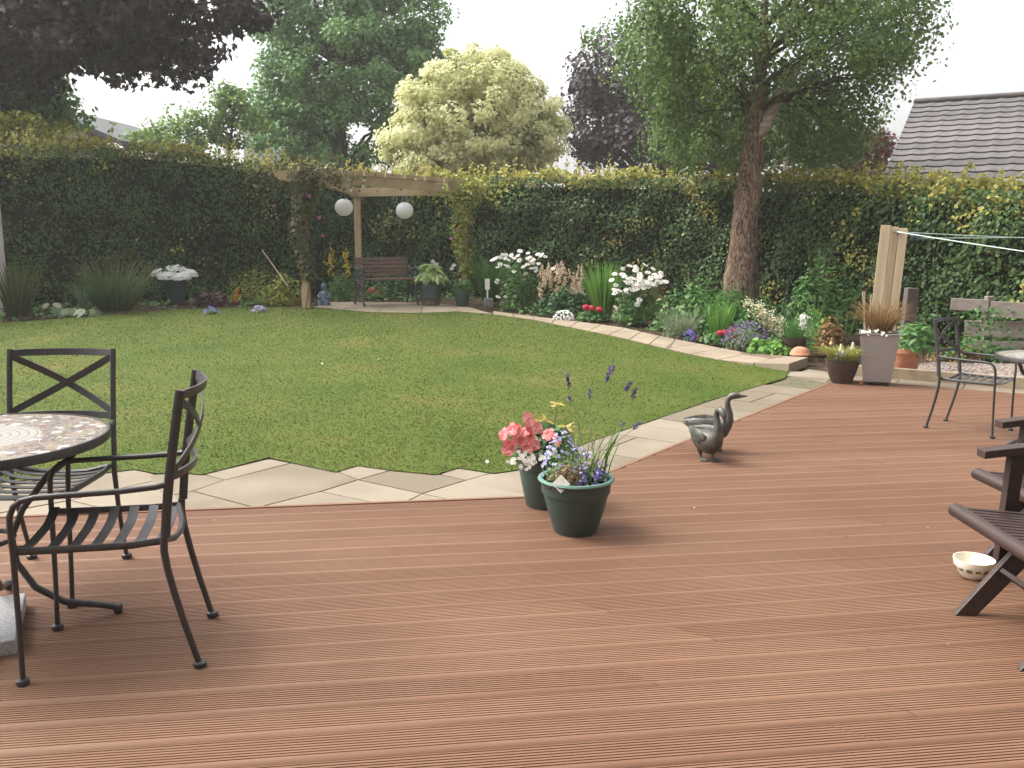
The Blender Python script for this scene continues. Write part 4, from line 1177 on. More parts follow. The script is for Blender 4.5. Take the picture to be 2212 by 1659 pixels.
# lavender stalks (image positions of their flower spikes)
for (sx, sy, ln) in [(1228, 826, .075), (1312, 814, .075), (1322, 802, .045), (1274, 855, .045), (1355, 838, .06), (1368, 853, .05), (1373, 922, .045), (1346, 918, .02), (1268, 868, .0), (1230, 862, .02)]:
    top = at(sx, sy, p1_[1] + random.uniform(-.04, .1)) - p1_
    b0 = np.array([.05 + random.uniform(-.05, .06), random.uniform(-.03, .06), HP * .87])
    mid = b0 * .55 + top * .45 + np.array([-.012, 0, .03])
    m = MB(); m.tube([b0, mid, top], [.0022, .0018, .0013], 5); st = m.build('lavender_stalk', LM['grey'], t)
    if ln:
        d = unit(top - mid); Lv = Leaves(); k = int(ln * 900)
        q = RNG.random(k); Pp = top + np.outer((q - .35) * ln, d) + RNG.normal(size=(k, 3)) * .0025
        Lv.add(Pp, RNG.normal(size=(k, 3)) + d, .014, 'oval', D=RNG.normal(size=(k, 3)) * .5 + d * .8); Lv.build('flower_spike', PM['lavender'], st)
clump('', None, None, 46, .30, .12, .0042, LM['yellowgreen'], .2, .05, parent=t, z0=HP * .86, lean=(.16, 0), part='grassy_leaves')
m = MB()
for i in range(9):
    b0 = (.10 + random.uniform(-.05, .05), random.uniform(-.06, .06), HP * .86); L_ = random.uniform(.16, .30); lx = random.uniform(.1, .45)
    m.tube([b0, (b0[0] + lx * L_ * .4, b0[1], b0[2] + L_ * .55), (b0[0] + lx * L_, b0[1], b0[2] + L_)], [.004, .0035, .002], 5)
m.build('lavender_stems', LM['fresh'], t)
m = MB(); m.box((0, 0, 0), (.062, .0012, .062), Matrix.Rotation(R(45), 3, 'Y')); o = m.build('plant_tag', surf('tag_white', (.70, .68, .62), (.62, .60, .55), rough=.4, scale=5), t); o.location = (-.082, -.150, HP * 1.02); o.rotation_euler = (R(-20), 0, R(-4))

p2_ = G(1180, 1090)
t = empty('planted_pot', p2_, 0, 'green plastic pot with coral petunias and white alyssum, behind the lobelia pot', 'potted plant', 'green plastic pots of summer flowers on the deck')
RP2, RB2, HP2 = .172, .11, .30
pot(t, 'planter', RP2, RB2, HP2, M['green_plastic'], .9)
P, N = mound(1000, .17, .15, .17, HP2 * .9, .2); Lv = Leaves(); Lv.add(P, N, .045, 'oval'); Lv.build('foliage', LM['dark'], t)
pet = [(1138, 905), (1150, 920), (1118, 930), (1135, 934), (1152, 945), (1160, 925), (1108, 928), (1090, 938), (1087, 948), (1118, 944), (1140, 952), (1155, 962), (1178, 955), (1186, 940), (1128, 967), (1140, 968), (1103, 962), (1098, 970), (1205, 952), (1165, 970), ]
Pp = np.array([at(x, y, p2_[1] + random.uniform(-.17, -.05)) - p2_ for x, y in pet]); Nn = [(random.uniform(-.9, .8), -.8, random.uniform(-.1, 1.0)) for _ in pet]
heads(t, FM['petunia'], Pp, Nn, .86)
al = [(random.gauss(1146, 31), random.gauss(990, 12) + 4) for _ in range(70)]
Pp = np.array([at(x, y, p2_[1] + random.uniform(-.2, -.12)) - p2_ for x, y in al]); heads(t, FM['alyssum'], Pp, [(random.uniform(-.4, .4), -.8, random.uniform(.3, 1)) for _ in al], .95, 'alyssum_flower')
for (sx, sy) in [(1203, 874), (1178, 908), (1222, 925)]:
    c = at(sx, sy, p2_[1] + .05) - p2_; k = 22
    Lv = Leaves(); D = RNG.normal(size=(k, 3)) * [1, 1, .5]; Lv.add(np.repeat([c], k, 0) + RNG.normal(size=(k, 3)) * .006, RNG.normal(size=(k, 3)) * .3 + [0, -.4, 1], .062 if sx != 1203 else .042, 'lance', D=D); q = Lv.build('pale_leaf_rosette', LM['gold'], t)
    m = MB(); m.tube([(c[0] * .4, c[1] * .4, HP2 * .9), c], .003, 5); m.build('stem', M['stem'], t)

# ---- pots by the paving at the right
def mat_glaze():
    m, n, l, out = nodes_of('brown_glaze'); b = n.new('ShaderNodeBsdfPrincipled'); b.inputs['Roughness'].default_value = .16
    tc = n.new('ShaderNodeTexCoord'); ns = n.new('ShaderNodeTexNoise'); ns.inputs['Scale'].default_value = 5; ns.inputs['Detail'].default_value = 6; l.new(tc.outputs['Object'], ns.inputs['Vector'])
    r = ramp_node(n, [(.3, (.030, .018, .015)), (.62, (.065, .042, .034)), (.72, (.13, .10, .085))]); l.new(ns.outputs['Fac'], r.inputs['Fac']); l.new(r.outputs['Color'], b.inputs['Base Color']); l.new(b.outputs[0], out.inputs['Surface']); return m
M['glaze'] = mat_glaze()
gp = G(1817, 826)
t = empty('planted_pot', gp, 0, 'dark brown glazed bowl-shaped pot of yellowish grass, in front of the tall grey planter', 'potted plant')
pot(t, 'glazed', .160, .10, .235, M['glaze'], .93)
clump('', None, None, 420, .155, .22, .0055, LM['yellowgreen'], .9, .13, parent=t, z0=.215, part='grass')
clump('', None, None, 120, .12, .25, .005, LM['straw'], .9, .13, parent=t, z0=.215, part='dry_grass')
P, N = mound(46, .07, .06, .09, .22, .6); P += [-.04, -.05, .01]; many_heads(t, None, P, N, .016, PM['blue'])

gp = G(1893, 829); PLX = gp
t = empty('square_planter', gp, R(-21), 'tall tapered square grey planter on castors, with brown grass, canes and white daisies', 'planter')
ST, SB, HT = .178, .126, .475
m = MB(); z0 = .035
ring = lambda s, z: [(-s, -s, z), (s, -s, z), (s, s, z), (-s, s, z)]
vs = ring(SB, z0) + ring(ST, z0 + HT - .015) + ring(ST + .008, z0 + HT - .012) + ring(ST + .008, z0 + HT) + ring(ST - .012, z0 + HT) + ring(ST - .022, z0 + HT - .05)
fs = [(3, 2, 1, 0), (20, 21, 22, 23)]
for a in range(5):
    for j in range(4): fs.append((a * 4 + j, a * 4 + (j + 1) % 4, a * 4 + 4 + (j + 1) % 4, a * 4 + 4 + j))
m.add(vs, fs); m.build('pot', surf('zinc', (.30, .285, .275), (.25, .24, .235), rough=.42, scale=3, bump=.05, metal=.25), t, bevel=.004)
m = MB(); m.box((0, 0, .024), (.22, .22, .014)); pl = m.build('trolley', M['black_metal'], t)
for a in (-1, 1):
    for b2 in (-1, 1):
        m = MB(); m.lathe([(0, -.009), (.015, -.009), (.0165, -.006), (.0165, .006), (.015, .009), (0, .009)], 12, M=Matrix.Rotation(R(90), 3, 'X')); o = m.build('castor', M['black_metal'], t, 40); o.location = (a * .10, b2 * .10, .0165)
zt = z0 + HT - .04
m = MB(); m.add([(x, y, zt) for x, y, z in ring(ST - .018, 0)], [(0, 1, 2, 3)]); m.build('compost', M['compost'], t)
clump('', None, None, 520, .40, .25, .0055, LM['straw'], .6, .10, parent=t, z0=zt, part='brown_grass')
clump('', None, None, 70, .22, .36, .006, LM['straw'], 1.6, .1, parent=t, z0=zt, part='drooping_grass')
P, N = mound(34, .17, .14, .05, zt, .6); P = P + [-.04, -.09, .02]; P = P[P[:, 1] < .02]; heads(t, FM['alyssum'], P, [(random.uniform(-.4, .4), -.7, .8) for _ in P], 1.15, 'daisy_flower')
P, N = mound(260, .15, .14, .05, zt, .1); Lv = Leaves(); Lv.add(P, N, .02, 'oval'); Lv.build('foliage', LM['mid'], t)
for x_, dx in ((-.135, -.012), (-.10, .0), (-.118, -.03)):
    m = MB(); m.tube([(x_, -.02, zt - .05), (x_ + dx, -.02, zt + .20), (x_ + dx * 2, -.025, zt + (.43 if dx else .40))], [.0075, .007, .0065], 7); m.build('cane', M['weathered'], t)
# broken terracotta between the pots
bp_ = G(1862, 829)
for k, (dx, dy, s_) in enumerate([(.0, .0, .032), (.045, .01, .026), (.025, -.03, .022)]):
    m = MB(); rr_ = random.Random(k); vs = []
    for zq in (0, s_ * 1.1):
        for j in range(6):
            a = 2 * math.pi * j / 6; q = s_ * rr_.uniform(.7, 1.2) * (1 if zq == 0 else .8); vs.append((q * math.cos(a), q * math.sin(a), zq * (rr_.uniform(.6, 1.1) if zq else 1)))
    m.add(vs, [(5, 4, 3, 2, 1, 0), (6, 7, 8, 9, 10, 11)] + [(j, (j + 1) % 6, 6 + (j + 1) % 6, 6 + j) for j in range(6)])
    o = m.build('terracotta_shard', M['terracotta'], bevel=.003); o.location = (bp_[0] + dx, bp_[1] + dy, 0)
    tag(o, ['largest lump of broken terracotta between the glazed pot and the grey planter', 'middle-sized lump of broken terracotta touching the foot of the grey planter', 'smallest lump of broken terracotta lying nearest the deck edge'][k], 'shard', 'terracotta lumps by the planter')

# terracotta pot with a leafy plant behind the planter
q = at(1962, 790, 9.35)
t = empty('planted_pot', (q[0] - .06, 9.3, .012), 0, 'terracotta pot of broad leafy green plant, half hidden behind the grey planter', 'potted plant')
pot(t, 'clay', .16, .115, .27, M['terracotta'], .9)
P, N = mound(330, .24, .2, .33, .22, .45); P = P + [.10, 0, 0]; Lv = Leaves(); Lv.add(P, unit(N + [0, -.3, .2]), .10 * RNG.uniform(.6, 1.1, len(P)), 'lance', wide=1.3); Lv.build('foliage', LM['mid'], t)

# dark pot with grasses at the edge of the bed, and a white flower spike
q = GT(1722, 771)
t = empty('planted_pot', (q[0], q[1] + .16, q[2]), 0, 'dark glazed pot with fine green stems and one white flower spike, in the border', 'potted plant')
pot(t, 'glazed', .155, .11, .22, M['glaze'], .9)
clump('', None, None, 160, .30, .14, .006, LM['mid'], .3, .1, parent=t, z0=.2)
Lv = Leaves(); k = 120; qz = RNG.random(k); Pp = np.stack([.07 + RNG.normal(size=k) * .02, -.08 + RNG.normal(size=k) * .02, .33 + qz * .16], 1); Lv.add(Pp, RNG.normal(size=(k, 3)) + [0, -1, .5], .028, 'oval'); Lv.build('flower_spike', PM['white'], t)
m = MB(); m.tube([(.03, -.04, .2), (.07, -.08, .48)], .004, 5); m.build('stem', M['stem'], t)

# upturned terracotta bowl on the path end
q = GT(1738, 775, .03)
m = MB(); m.lathe([(.112, 0), (.118, .004), (.118, .016), (.110, .022), (.100, .05), (.078, .078), (.045, .095), (0, .10)], 32); o = m.build('terracotta_dome', M['terracotta'], None, 40); o.location = (q[0] - .03, q[1] + .08, zpath((q[0], q[1] + .08)))
tag(o, 'upturned terracotta dome resting on the end of the raised path', 'garden ornament')

# bell-shaped solar lights
cop = surf('copper', (.30, .16, .08), (.22, .11, .06), rough=.35, scale=12, metal=.7); gls = surf('lamp_white', (.56, .50, .36), (.46, .38, .24), rough=.25, scale=9)
for (sx, sy, Y, lb, mt_) in [(1797, 742, 9.6, 'copper bell-shaped garden light on a stake, leftmost and tallest of the three by the pots', cop), (1816, 757, 9.35, 'small pale bell-shaped garden light just above the glazed pot grass', gls), (1842, 753, 9.45, 'small pale bell-shaped garden light against the side of the grey planter', gls)]:
    p = at(sx, sy, Y); gz = float(hgt(p[0], Y)) - .03; hh = p[2] - gz
    t = empty('garden_light', (p[0], Y, gz), 0, lb, 'garden light', 'bell garden lights by the pots')
    m = MB(); m.tube([(0, 0, 0), (0, 0, hh + .02)], .005, 6); m.build('stake', M['black_metal'], t)
    m = MB(); m.lathe([(.036, hh - .005), (.034, hh + .0), (.022, hh + .014), (.015, hh + .036), (.013, hh + .055), (.008, hh + .066), (.004, hh + .07), (0, hh + .07)], 16); m.build('lamp_shade', mt_, t, 50)

# ------------------------------------------------------------------ borders
def gt(x, y, dz=0): return GT(x, y, dz)
def stand(x, ybase):                                   # base of a plant seen at this picture point
    return GT(x, ybase)
def scale_at(p): return FOC / p[1]

# --- left border
q = stand(38, 684); clump('iris_clump', q, 'tall clump of sword-like leaves at the far left of the border', 150, 1.02, .34, .024, LM['olivegreen'], .25, .15, lean=(.06, 0), group='sword-leaved clumps in the left border')
q = stand(250, 672); t = clump('montbretia_clump', q, 'big spreading clump of arching blades left of the white flowers', 230, .98, .66, .022, LM['olivegreen'], .35, .24, lean=(.05, 0), group='sword-leaved clumps in the left border')
clump('', None, None, 150, .66, .74, .02, LM['dark'], .6, .2, parent=t, part='outer_leaves')
q = stand(178, 664); clump('grass_clump', q, 'low thin grassy tuft between the two sword-leaved clumps', 60, .45, .30, .018, LM['grey'], .7, .05)
for k, (x, y, lb) in enumerate([(112, 668, 'small variegated hosta nearest the left edge'), (150, 680, 'variegated hosta with white-edged leaves in the bare soil'), (192, 682, 'variegated hosta at the lawn edge, below the spreading blades')]):
    q = stand(x, y); t = plant('hosta', q, lb, 'plant', 'variegated hostas in the left border')
    n_ = 26; a = RNG.uniform(0, 6.28, n_); P = np.stack([np.cos(a) * .06, np.sin(a) * .06, np.full(n_, .08)], 1) * RNG.uniform(.4, 1.4, (n_, 1)); D = np.stack([np.cos(a), np.sin(a), RNG.uniform(-.2, .5, n_)], 1)
    Lv = Leaves(); Lv.add(P, np.stack([np.cos(a) * .4, np.sin(a) * .4 - .3, np.full(n_, .8)], 1), .19 * RNG.uniform(.6, 1, n_), 'oval', D=D); Lv.build('leaves', leafmat('hosta_var%d' % k, [(.1, (.06, .11, .04)), (.6, (.12, .19, .08)), (.8, (.45, .48, .32))]), t)

q = stand(376, 652); q[1] += .1
t = empty('planted_pot', q, 0, 'dark green pot topped by domes of white mophead flowers in the left border', 'potted plant')
pot(t, 'clay', .21, .15, .50, M['green_plastic'], .92)
P, N = mound(500, .26, .2, .16, .48, .3); Lv = Leaves(); Lv.add(P, N, .09, 'oval'); Lv.build('foliage', LM['dark'], t)
for (x, y, r_) in [(349, 587, .17), (378, 580, .20), (404, 588, .17), (365, 593, .18), (392, 595, .16)]:
    c = at(x, y, q[1] - (.12 if y > 590 else 0)) - q; n_ = 700
    d = ball(n_, lo=.86); d[:, 2] = np.abs(d[:, 2]) - .15 * (np.abs(d[:, 2]) < .2); P = d * [r_, r_, r_ * .62] + c - [0, 0, r_ * .3]
    Lv = Leaves(); Lv.add(P, d * .8 + [0, -.4, .7] + RNG.normal(size=d.shape) * .3, .034, 'oval', wide=1.5); Lv.build('flower_head', PM['white'], t)
q = stand(455, 660); t = bush('heuchera', q, 'low dark purple-leaved plant in front of the white mophead pot', .38, .22, .26, 420, .09, LM['purple'], 'plant', stems=0)
q = stand(456, 677); t = plant('pansy', q, 'tiny blue and white flowers at the lawn edge by the purple-leaved plant', 'flower'); P, N = mound(120, .12, .1, .08); Lv = Leaves(); Lv.add(P, N, .035, 'oval'); Lv.build('foliage', LM['mid'], t); P, N = mound(16, .11, .09, .09, .02, .9); heads(t, FM['violet'], P, [(0, -.8, .6)] * len(P), .9)
q = stand(560, 674); t = plant('pansy', q, 'tiny pale lilac flowers at the lawn edge left of the pergola post', 'flower'); P, N = mound(120, .14, .1, .07); Lv = Leaves(); Lv.add(P, N, .035, 'oval'); Lv.build('foliage', LM['grey'], t); P, N = mound(40, .12, .09, .08, .02, .9); many_heads(t, None, P, unit(N + [0, -.6, 0]), .02, PM['blue'])
# orange ornament
q = stand(513, 652)
m = MB(); m.lathe([(.05, 0), (.055, .02), (.042, .07), (.05, .11), (.045, .135), (.022, .15)], 14); m.lathe([(.0, .14), (.03, .15), (.046, .18), (.04, .215), (.02, .235), (0, .24)], 14)
for s in (-1, 1): m.tube([(s * .04, -.01, .125), (s * .07, -.03, .09), (s * .05, -.06, .07)], [.014, .013, .012], 7); m.tube([(s * .03, -.02, .03), (s * .04, -.08, .015)], [.02, .016], 7)
o = m.build('orange_figurine', surf('orange_paint', (.62, .17, .02), (.52, .13, .02), rough=.4, scale=9), None, 50); o.location = tuple(q); o.scale = (1.0,) * 3; tag(o, 'small bright orange seated figurine among the border plants', 'garden ornament')
# shrubs left of the pergola
bush('shrub', stand(555, 652), 'feathery yellow-green shrub under the left hedge, left of the pergola', .58, .4, .72, 1500, .05, LM['yellowgreen'], shape='lance', wide=1.3)
bush('shrub', stand(615, 656), 'bushy yellowish shrub tight against the left pergola post', .42, .35, .62, 1300, .06, LM['yellowgreen'], shape='oval')
bush('shrub', stand(420, 640), 'dull green low shrub behind the purple-leaved plant', .5, .3, .42, 700, .07, LM['mid'])
bush('shrub', stand(480, 640), 'dark low shrub under the middle of the left hedge', .45, .3, .38, 600, .07, LM['dark'])
m = MB(); q = stand(606, 600); a_, b_ = at(566, 540, 14.6), at(622, 618, 14.4); m.tube([a_, b_], [.007, .008], 7); o = m.build('garden_cane', M['weathered']); tag(o, 'thin pale cane leaning in the shrubs left of the pergola', 'cane')
q = stand(720, 650); t = bush('loosestrife', (q[0], q[1] + .7, q[2]), 'yellow loosestrife with upright flower spikes between the pergola posts', .45, .35, .8, 900, .08, LM['mid'], 'plant', shape='lance', wide=1.5)
for (x, y) in [(716, 552), (745, 543), (747, 566), (752, 582), (712, 578)]:
    c = at(x, y, q[1] + .6) - np.array(t.location); k = 24; Lv = Leaves(); Pp = c + RNG.normal(size=(k, 3)) * [.028, .03, .08]; Lv.add(Pp, RNG.normal(size=(k, 3)) + [0, -1, .4], .05, 'oval'); Lv.build('flower_spike', PM['yellow'], t)

# --- blue statue
q = stand(700, 660); q = np.array([q[0], q[1] + .05, q[2]])
m = MB(); BL = surf('blue_stone', (.10, .17, .22), (.06, .10, .14), rough=.6, scale=9, bump=.4)
m.lathe([(.10, 0), (.105, .03), (.085, .05), (.07, .12), (.075, .19), (.055, .235), (.025, .25), (.03, .27), (.048, .30), (.05, .335), (.035, .365), (0, .375)], 16, sy=.85)
for s in (-1, 1):
    m.tube([(s * .06, 0, .21), (s * .095, -.02, .16), (s * .06, -.075, .13)], [.026, .023, .018], 8); m.tube([(s * .045, -.02, .06), (s * .06, -.10, .075), (s * .06, -.12, .01)], [.036, .03, .025], 8); m.tube([(s * .06, -.12, .015), (s * .065, -.16, .012)], [.022, .016], 7)
o = m.build('seated_statue', BL, None, 50); o.location = tuple(q); tag(o, 'small weathered blue statue of a seated figure by the left pergola post', 'statue')

# --- bench
q1, q2 = GT(800, 658, .03), GT(905, 658, .03)
bl, br = GT(785, 655, .03), GT(893, 656, .03)
bm_ = GT(845, 657, .03); ba_ = R(26)
t = empty('garden_bench', (bm_[0] - .25 * math.sin(ba_), bm_[1] + .25 * math.cos(ba_), zpath(bm_)), ba_, 'brown slatted bench with black cast-iron scrolled ends under the pergola', 'bench')
IR = surf('cast_iron', (.022, .030, .030), (.04, .055, .05), rough=.5, scale=14, bump=.2); SL = surf('bench_slat', (.15, .085, .06), (.085, .05, .04), rough=.65, scale=4, stretch=(.5, 6, 6), bump=.2)
BW = .47
for s in (-1, 1):
    m = MB(); x = s * BW
    m.tube([(x, .30, .80), (x, .275, .74), (x, .235, .60), (x, .20, .46), (x, .19, .40), (x, .20, .25), (x, .235, .10), (x, .275, .035), (x, .30, .03)], [1.25 * v for v in [.012, .018, .020, .021, .021, .019, .018, .022, .018]], 8, flat=(.75, 1.2))
    m.tube([(x, -.25, .42), (x, -.235, .34), (x, -.20, .25), (x, -.20, .14), (x, -.235, .05), (x, -.27, .022), (x, -.285, .04)], [1.25 * v for v in [.021, .021, .018, .017, .02, .022, .014]], 8, flat=(.75, 1.2))
    m.tube([(x, .20, .42), (x, .05, .405), (x, -.10, .405), (x, -.25, .425)], 0.0225, 8, flat=(.7, 1.3))
    # scrolled arm
    m.tube([(x, .235, .60), (x, .16, .625), (x, .05, .595), (x, -.08, .60), (x, -.18, .635), (x, -.255, .625), (x, -.28, .575), (x, -.25, .54), (x, -.215, .555), (x, -.22, .585)], [1.25 * v for v in [.018, .02, .02, .02, .021, .021, .019, .017, .015, .01]], 8, flat=(1.25, .9))
    m.tube([(x, -.245, .425), (x, -.235, .50), (x, -.255, .555)], 0.0200, 8)
    # scroll-work panels
    def scroll(c, r0, turns, a0, dirn):
        k = 18; pts = []
        for i in range(k + 1):
            f_ = i / k; a = a0 + dirn * turns * 2 * math.pi * f_; r_ = r0 * (1 - .75 * f_); pts.append((x, c[0] + r_ * math.cos(a), c[1] + r_ * math.sin(a)))
        m.tube(pts, [.0125] * (k + 1), 6)
    scroll((-.13, .50), .075, 1.3, 0, 1); scroll((.03, .50), .08, 1.3, 2, -1); scroll((.13, .52), .06, 1.2, 4, 1)
    scroll((-.10, .30), .08, 1.3, 1.2, -1); scroll((.08, .30), .085, 1.3, 2.2, 1); scroll((.0, .17), .06, 1.2, 1.6, -1)
    m.build('end_frame', IR, t, 50)
m = MB()
for i, y in enumerate((-.235, -.155, -.075, .005, .085, .165)):
    m.box((0, y, .435 + (.008 if i == 0 else 0) - .004 * (1 - abs(i - 2.5) / 2.5)), (BW * 2 - .03, .068, .024))
m.build('seat', SL, t, bevel=.004)
m = MB()
for i in range(5):
    z = .505 + i * .066; y = .195 + (z - .44) * .27
    m.box((0, y, z), (BW * 2 - .03, .022, .056), Matrix.Rotation(R(-15), 3, 'X'))
m.build('backrest', SL, t, bevel=.004)

# geraniums under the bench, potted hosta and box plant beside it
q = stand(808, 645); t = plant('geranium', (q[0], q[1] + .55, q[2]), 'red-orange flowers seen beneath the bench seat', 'flower'); P, N = mound(260, .3, .2, .22); Lv = Leaves(); Lv.add(P, N, .07, 'oval'); Lv.build('foliage', LM['mid'], t)
for (x, y) in [(798, 630), (806, 627), (815, 633), (818, 637)]:
    c = at(x, y, q[1] + .42) - np.array(t.location); d = ball(90, lo=.8); Lv = Leaves(); Lv.add(d * .05 + c, d, .028, 'oval', wide=1.5); Lv.build('flower_head', PM['salmon'], t)
q = GT(929, 657, .03); q[1] += .12; q[2] = zpath(q)
t = empty('planted_pot', q, 0, 'green pot of cream-edged hosta standing on a low drum, right of the bench', 'potted plant')
m = MB(); m.lathe([(0, 0), (.15, 0), (.152, .01), (.152, .10), (.145, .112), (0, .112)], 24); m.build('drum', surf('rust_drum', (.12, .085, .05), (.07, .06, .04), rough=.8, scale=11, bump=.4), t, 40)
m = MB(); m.lathe([(0, .113), (.165, .113), (.175, .12), (.205, .44), (.215, .445), (.215, .475), (.195, .475), (.185, .42)], 28); m.build('pot', M['green_plastic'], t, 40)
n_ = 210; a = RNG.uniform(0, 6.28, n_); q_ = RNG.random(n_) ** .7
P = np.stack([np.cos(a) * .20 * q_, np.sin(a) * .20 * q_, .46 + .20 * (1 - q_) + RNG.random(n_) * .05], 1); D = np.stack([np.cos(a), np.sin(a), .5 - q_ * .95 + RNG.normal(size=n_) * .15], 1)
Lv = Leaves(); Lv.add(P, np.stack([np.cos(a) * q_ * .6, np.sin(a) * q_ * .6 - .25, np.full(n_, .8)], 1), .21 * RNG.uniform(.6, 1.05, n_), 'lance', D=D, wide=1.9); Lv.build('leaves', LM['cream'], t)
q = GT(998, 659, .03); q[1] += .08; q[2] = zpath(q)
t = empty('planted_pot', q, 0, 'small dark green pot with a dense green plant, in front of the right pergola post', 'potted plant')
pot(t, 'clay', .145, .105, .27, M['green_plastic'], .92); bush('', None, None, .17, .16, .33, 700, .035, LM['mid'], parent=t, stems=0, z0=.25)
# white lilies and pale flowers behind
q = stand(905, 640); t = bush('lily_clump', (q[0], q[1] + .9, q[2]), 'lilies with scattered white blooms behind the bench end and hosta pot', .75, .3, .75, 700, .09, LM['mid'], 'plant', shape='lance', wide=1.4)
for (x, y) in [(905, 608), (908, 603), (900, 606), (990, 622), (1010, 634), (1003, 638), (942, 572), (935, 565), (980, 573), (976, 580), (995, 605)]:
    heads(t, FM['lily'], [at(x, y, q[1] + .6) - np.array(t.location)], [(random.uniform(-.4, .4), -1, .4)], 1.0)

# --- right of the pergola
clump('crocosmia_clump', stand(1062, 652), 'arching green blades just right of the right pergola post', 240, .95, .60, .026, LM['mid'], .5, .16, group='green bladed clumps in the right border')
q = GT(1055, 664); m = MB(); m.box((0, 0, .05), (.14, .12, .14)); o = m.build('grey_box', surf('box_grey', (.17, .18, .175), rough=.6, scale=6), bevel=.006); o.location = (q[0], q[1] + .06, q[2] + .03); o.rotation_euler = (0, 0, .2); tag(o, 'small grey box standing at the path edge under the white marker', 'box')
t = empty('marker_post', (q[0] - .02, q[1] + .16, q[2]), 0, 'small white rectangular marker on a thin stake above the grey box', 'garden marker')
ws = surf('marker_white', (.74, .74, .70), (.68, .68, .64), rough=.4, scale=5)
m = MB(); m.box((0, 0, .17), (.028, .012, .34)); m.build('stake', ws, t); m = MB(); m.box((0, -.012, .385), (.082, .012, .185)); m.build('panel', ws, t, bevel=.003)
def daisies(x, y, pts, label, rx, ry, h, back=.35):
    q = stand(x, y); q = np.array([q[0], q[1] + back, q[2]])
    t = bush('daisy_plant', q, label, rx, ry, h, 2600, .06, LM['mid'], 'plant', shape='lance', wide=1.6, group='white daisy plants in the right border', stems=0)
    P = np.array([at(px_, py_, q[1] + random.uniform(-ry * .9, -ry * .2)) - q for px_, py_ in pts])
    heads(t, FM['daisy'], P, [(random.uniform(-.6, .6), -.35 - random.random() * .5, random.uniform(.5, 1.2)) for _ in pts], 1.15, 'flower_head')
    m = MB()
    for p in P: m.tube([(p[0] * .75, p[1] * .5, h * .35), (p[0], p[1] + .02, p[2] - .004)], [.004, .003], 4)
    m.build('stems', M['stem'], t)
rr_ = random.Random(4)
d1 = [c6(*p) for p in [(210, 355), (245, 335), (280, 330), (315, 300), (340, 335), (370, 350), (400, 305), (430, 335), (465, 310), (485, 265), (565, 285), (660, 295), (690, 310), (735, 320), (580, 325), (620, 350), (590, 365), (560, 395), (610, 380), (670, 390), (640, 430), (600, 435), (645, 460), (265, 425), (290, 395), (370, 420), (345, 405), (425, 467), (540, 487), (520, 420), (480, 355), (268, 550), (255, 575), (500, 550), (525, 545), (355, 608), (268, 717), (345, 715), (440, 710), (812, 437), (860, 475), (300, 325), (350, 300), (415, 330), (230, 345), (560, 340), (705, 300)]]
daisies(1120, 668, d1, 'white daisy plant with scattered blooms, next to the pink feathery flowers', .42, .32, .95)
d2 = [(1378 + rr_.gauss(0, 25), 609 + rr_.gauss(0, 13)) for _ in range(62)] + [c6(*p) for p in [(1390, 550), (1420, 490), (1430, 600), (1420, 680), (1470, 655), (1535, 670), (1610, 615), (1620, 650), (1710, 600), (1550, 755), (1610, 830), (1640, 795), (1430, 818), (1665, 745), (1460, 745), (1840, 560), (1880, 570), (1925, 568), (1880, 500), (1860, 520), (1800, 440), (1720, 400), (1570, 410), (1500, 440), (1640, 430), (1690, 550), (1780, 540)]]
daisies(1385, 700, d2, 'dense white daisy plant topped by a thick cluster of blooms, beside the tall green blades', .44, .34, .84)
q = stand(1212, 680); q = np.array([q[0], q[1] + .32, q[2]])
t = bush('astilbe', q, 'astilbe with pinkish cream feathery plumes between the two daisy plants', .48, .32, .50, 1500, .075, LM['dark'], 'plant', shape='oval', stems=0)
k = 150; x_ = RNG.normal(size=k) * .2; Lv = Leaves()
for i in range(46):
    sx, sy = random.uniform(1164, 1258), random.uniform(590, 640); sy -= 12 * (1 - ((sx - 1212) / 48) ** 2)
    c = at(sx, sy, q[1] - random.uniform(.05, .3)) - q; kk = 38
    u_ = RNG.random(kk); Pp = c + np.stack([RNG.normal(size=kk) * .025 * (1.1 - u_), RNG.normal(size=kk) * .025 * (1.1 - u_), u_ * .15 - .03], 1)
    Lv.add(Pp, RNG.normal(size=(kk, 3)) + [0, -.6, .4], .026, 'oval')
Lv.build('plumes', PM['blush'], t)
clump('crocosmia_clump', stand(1302, 686), 'tall upright bright green blades between the astilbe and the dense daisies', 210, 1.02, .30, .026, LM['fresh'], .22, .12, group='green bladed clumps in the right border')
def geranium(x, y, pts, label, mat, r_=.055, foliage='mid'):
    q = stand(x, y); q = np.array([q[0], q[1] + .12, q[2]]); t = plant('geranium', q, label, 'flower'); P, N = mound(260, .26, .16, .14); Lv = Leaves(); Lv.add(P, N, .06, 'oval'); Lv.build('foliage', LM[foliage], t)
    for px_, py_ in pts:
        c = at(px_, py_, q[1] - .08) - q; d = ball(110, lo=.8); Lv = Leaves(); Lv.add(d * [r_, r_, r_ * .75] + c, d, .026, 'oval', wide=1.5); Lv.build('flower_head', mat, t)
        m = MB(); m.tube([(c[0] * .7, c[1] * .5, .03), c], .004, 5); m.build('stem', M['stem'], t)
geranium(1282, 690, [c6(1135, 820), c6(1192, 828), c6(1270, 842)], 'three round red flower heads at the path edge by the tall blades', PM['pink'])
q = stand(1218, 692); t = plant('alyssum', q, 'low mat of tiny white flowers at the path edge below the astilbe', 'flower'); P, N = mound(90, .17, .1, .12, 0, .5); Lv = Leaves(); Lv.add(P, N, .03, 'lance'); Lv.build('foliage', LM['grey'], t); P, N = mound(120, .17, .11, .15, .01, .85); many_heads(t, None, P, unit(N + [0, -.5, 0]), .017, PM['white'])
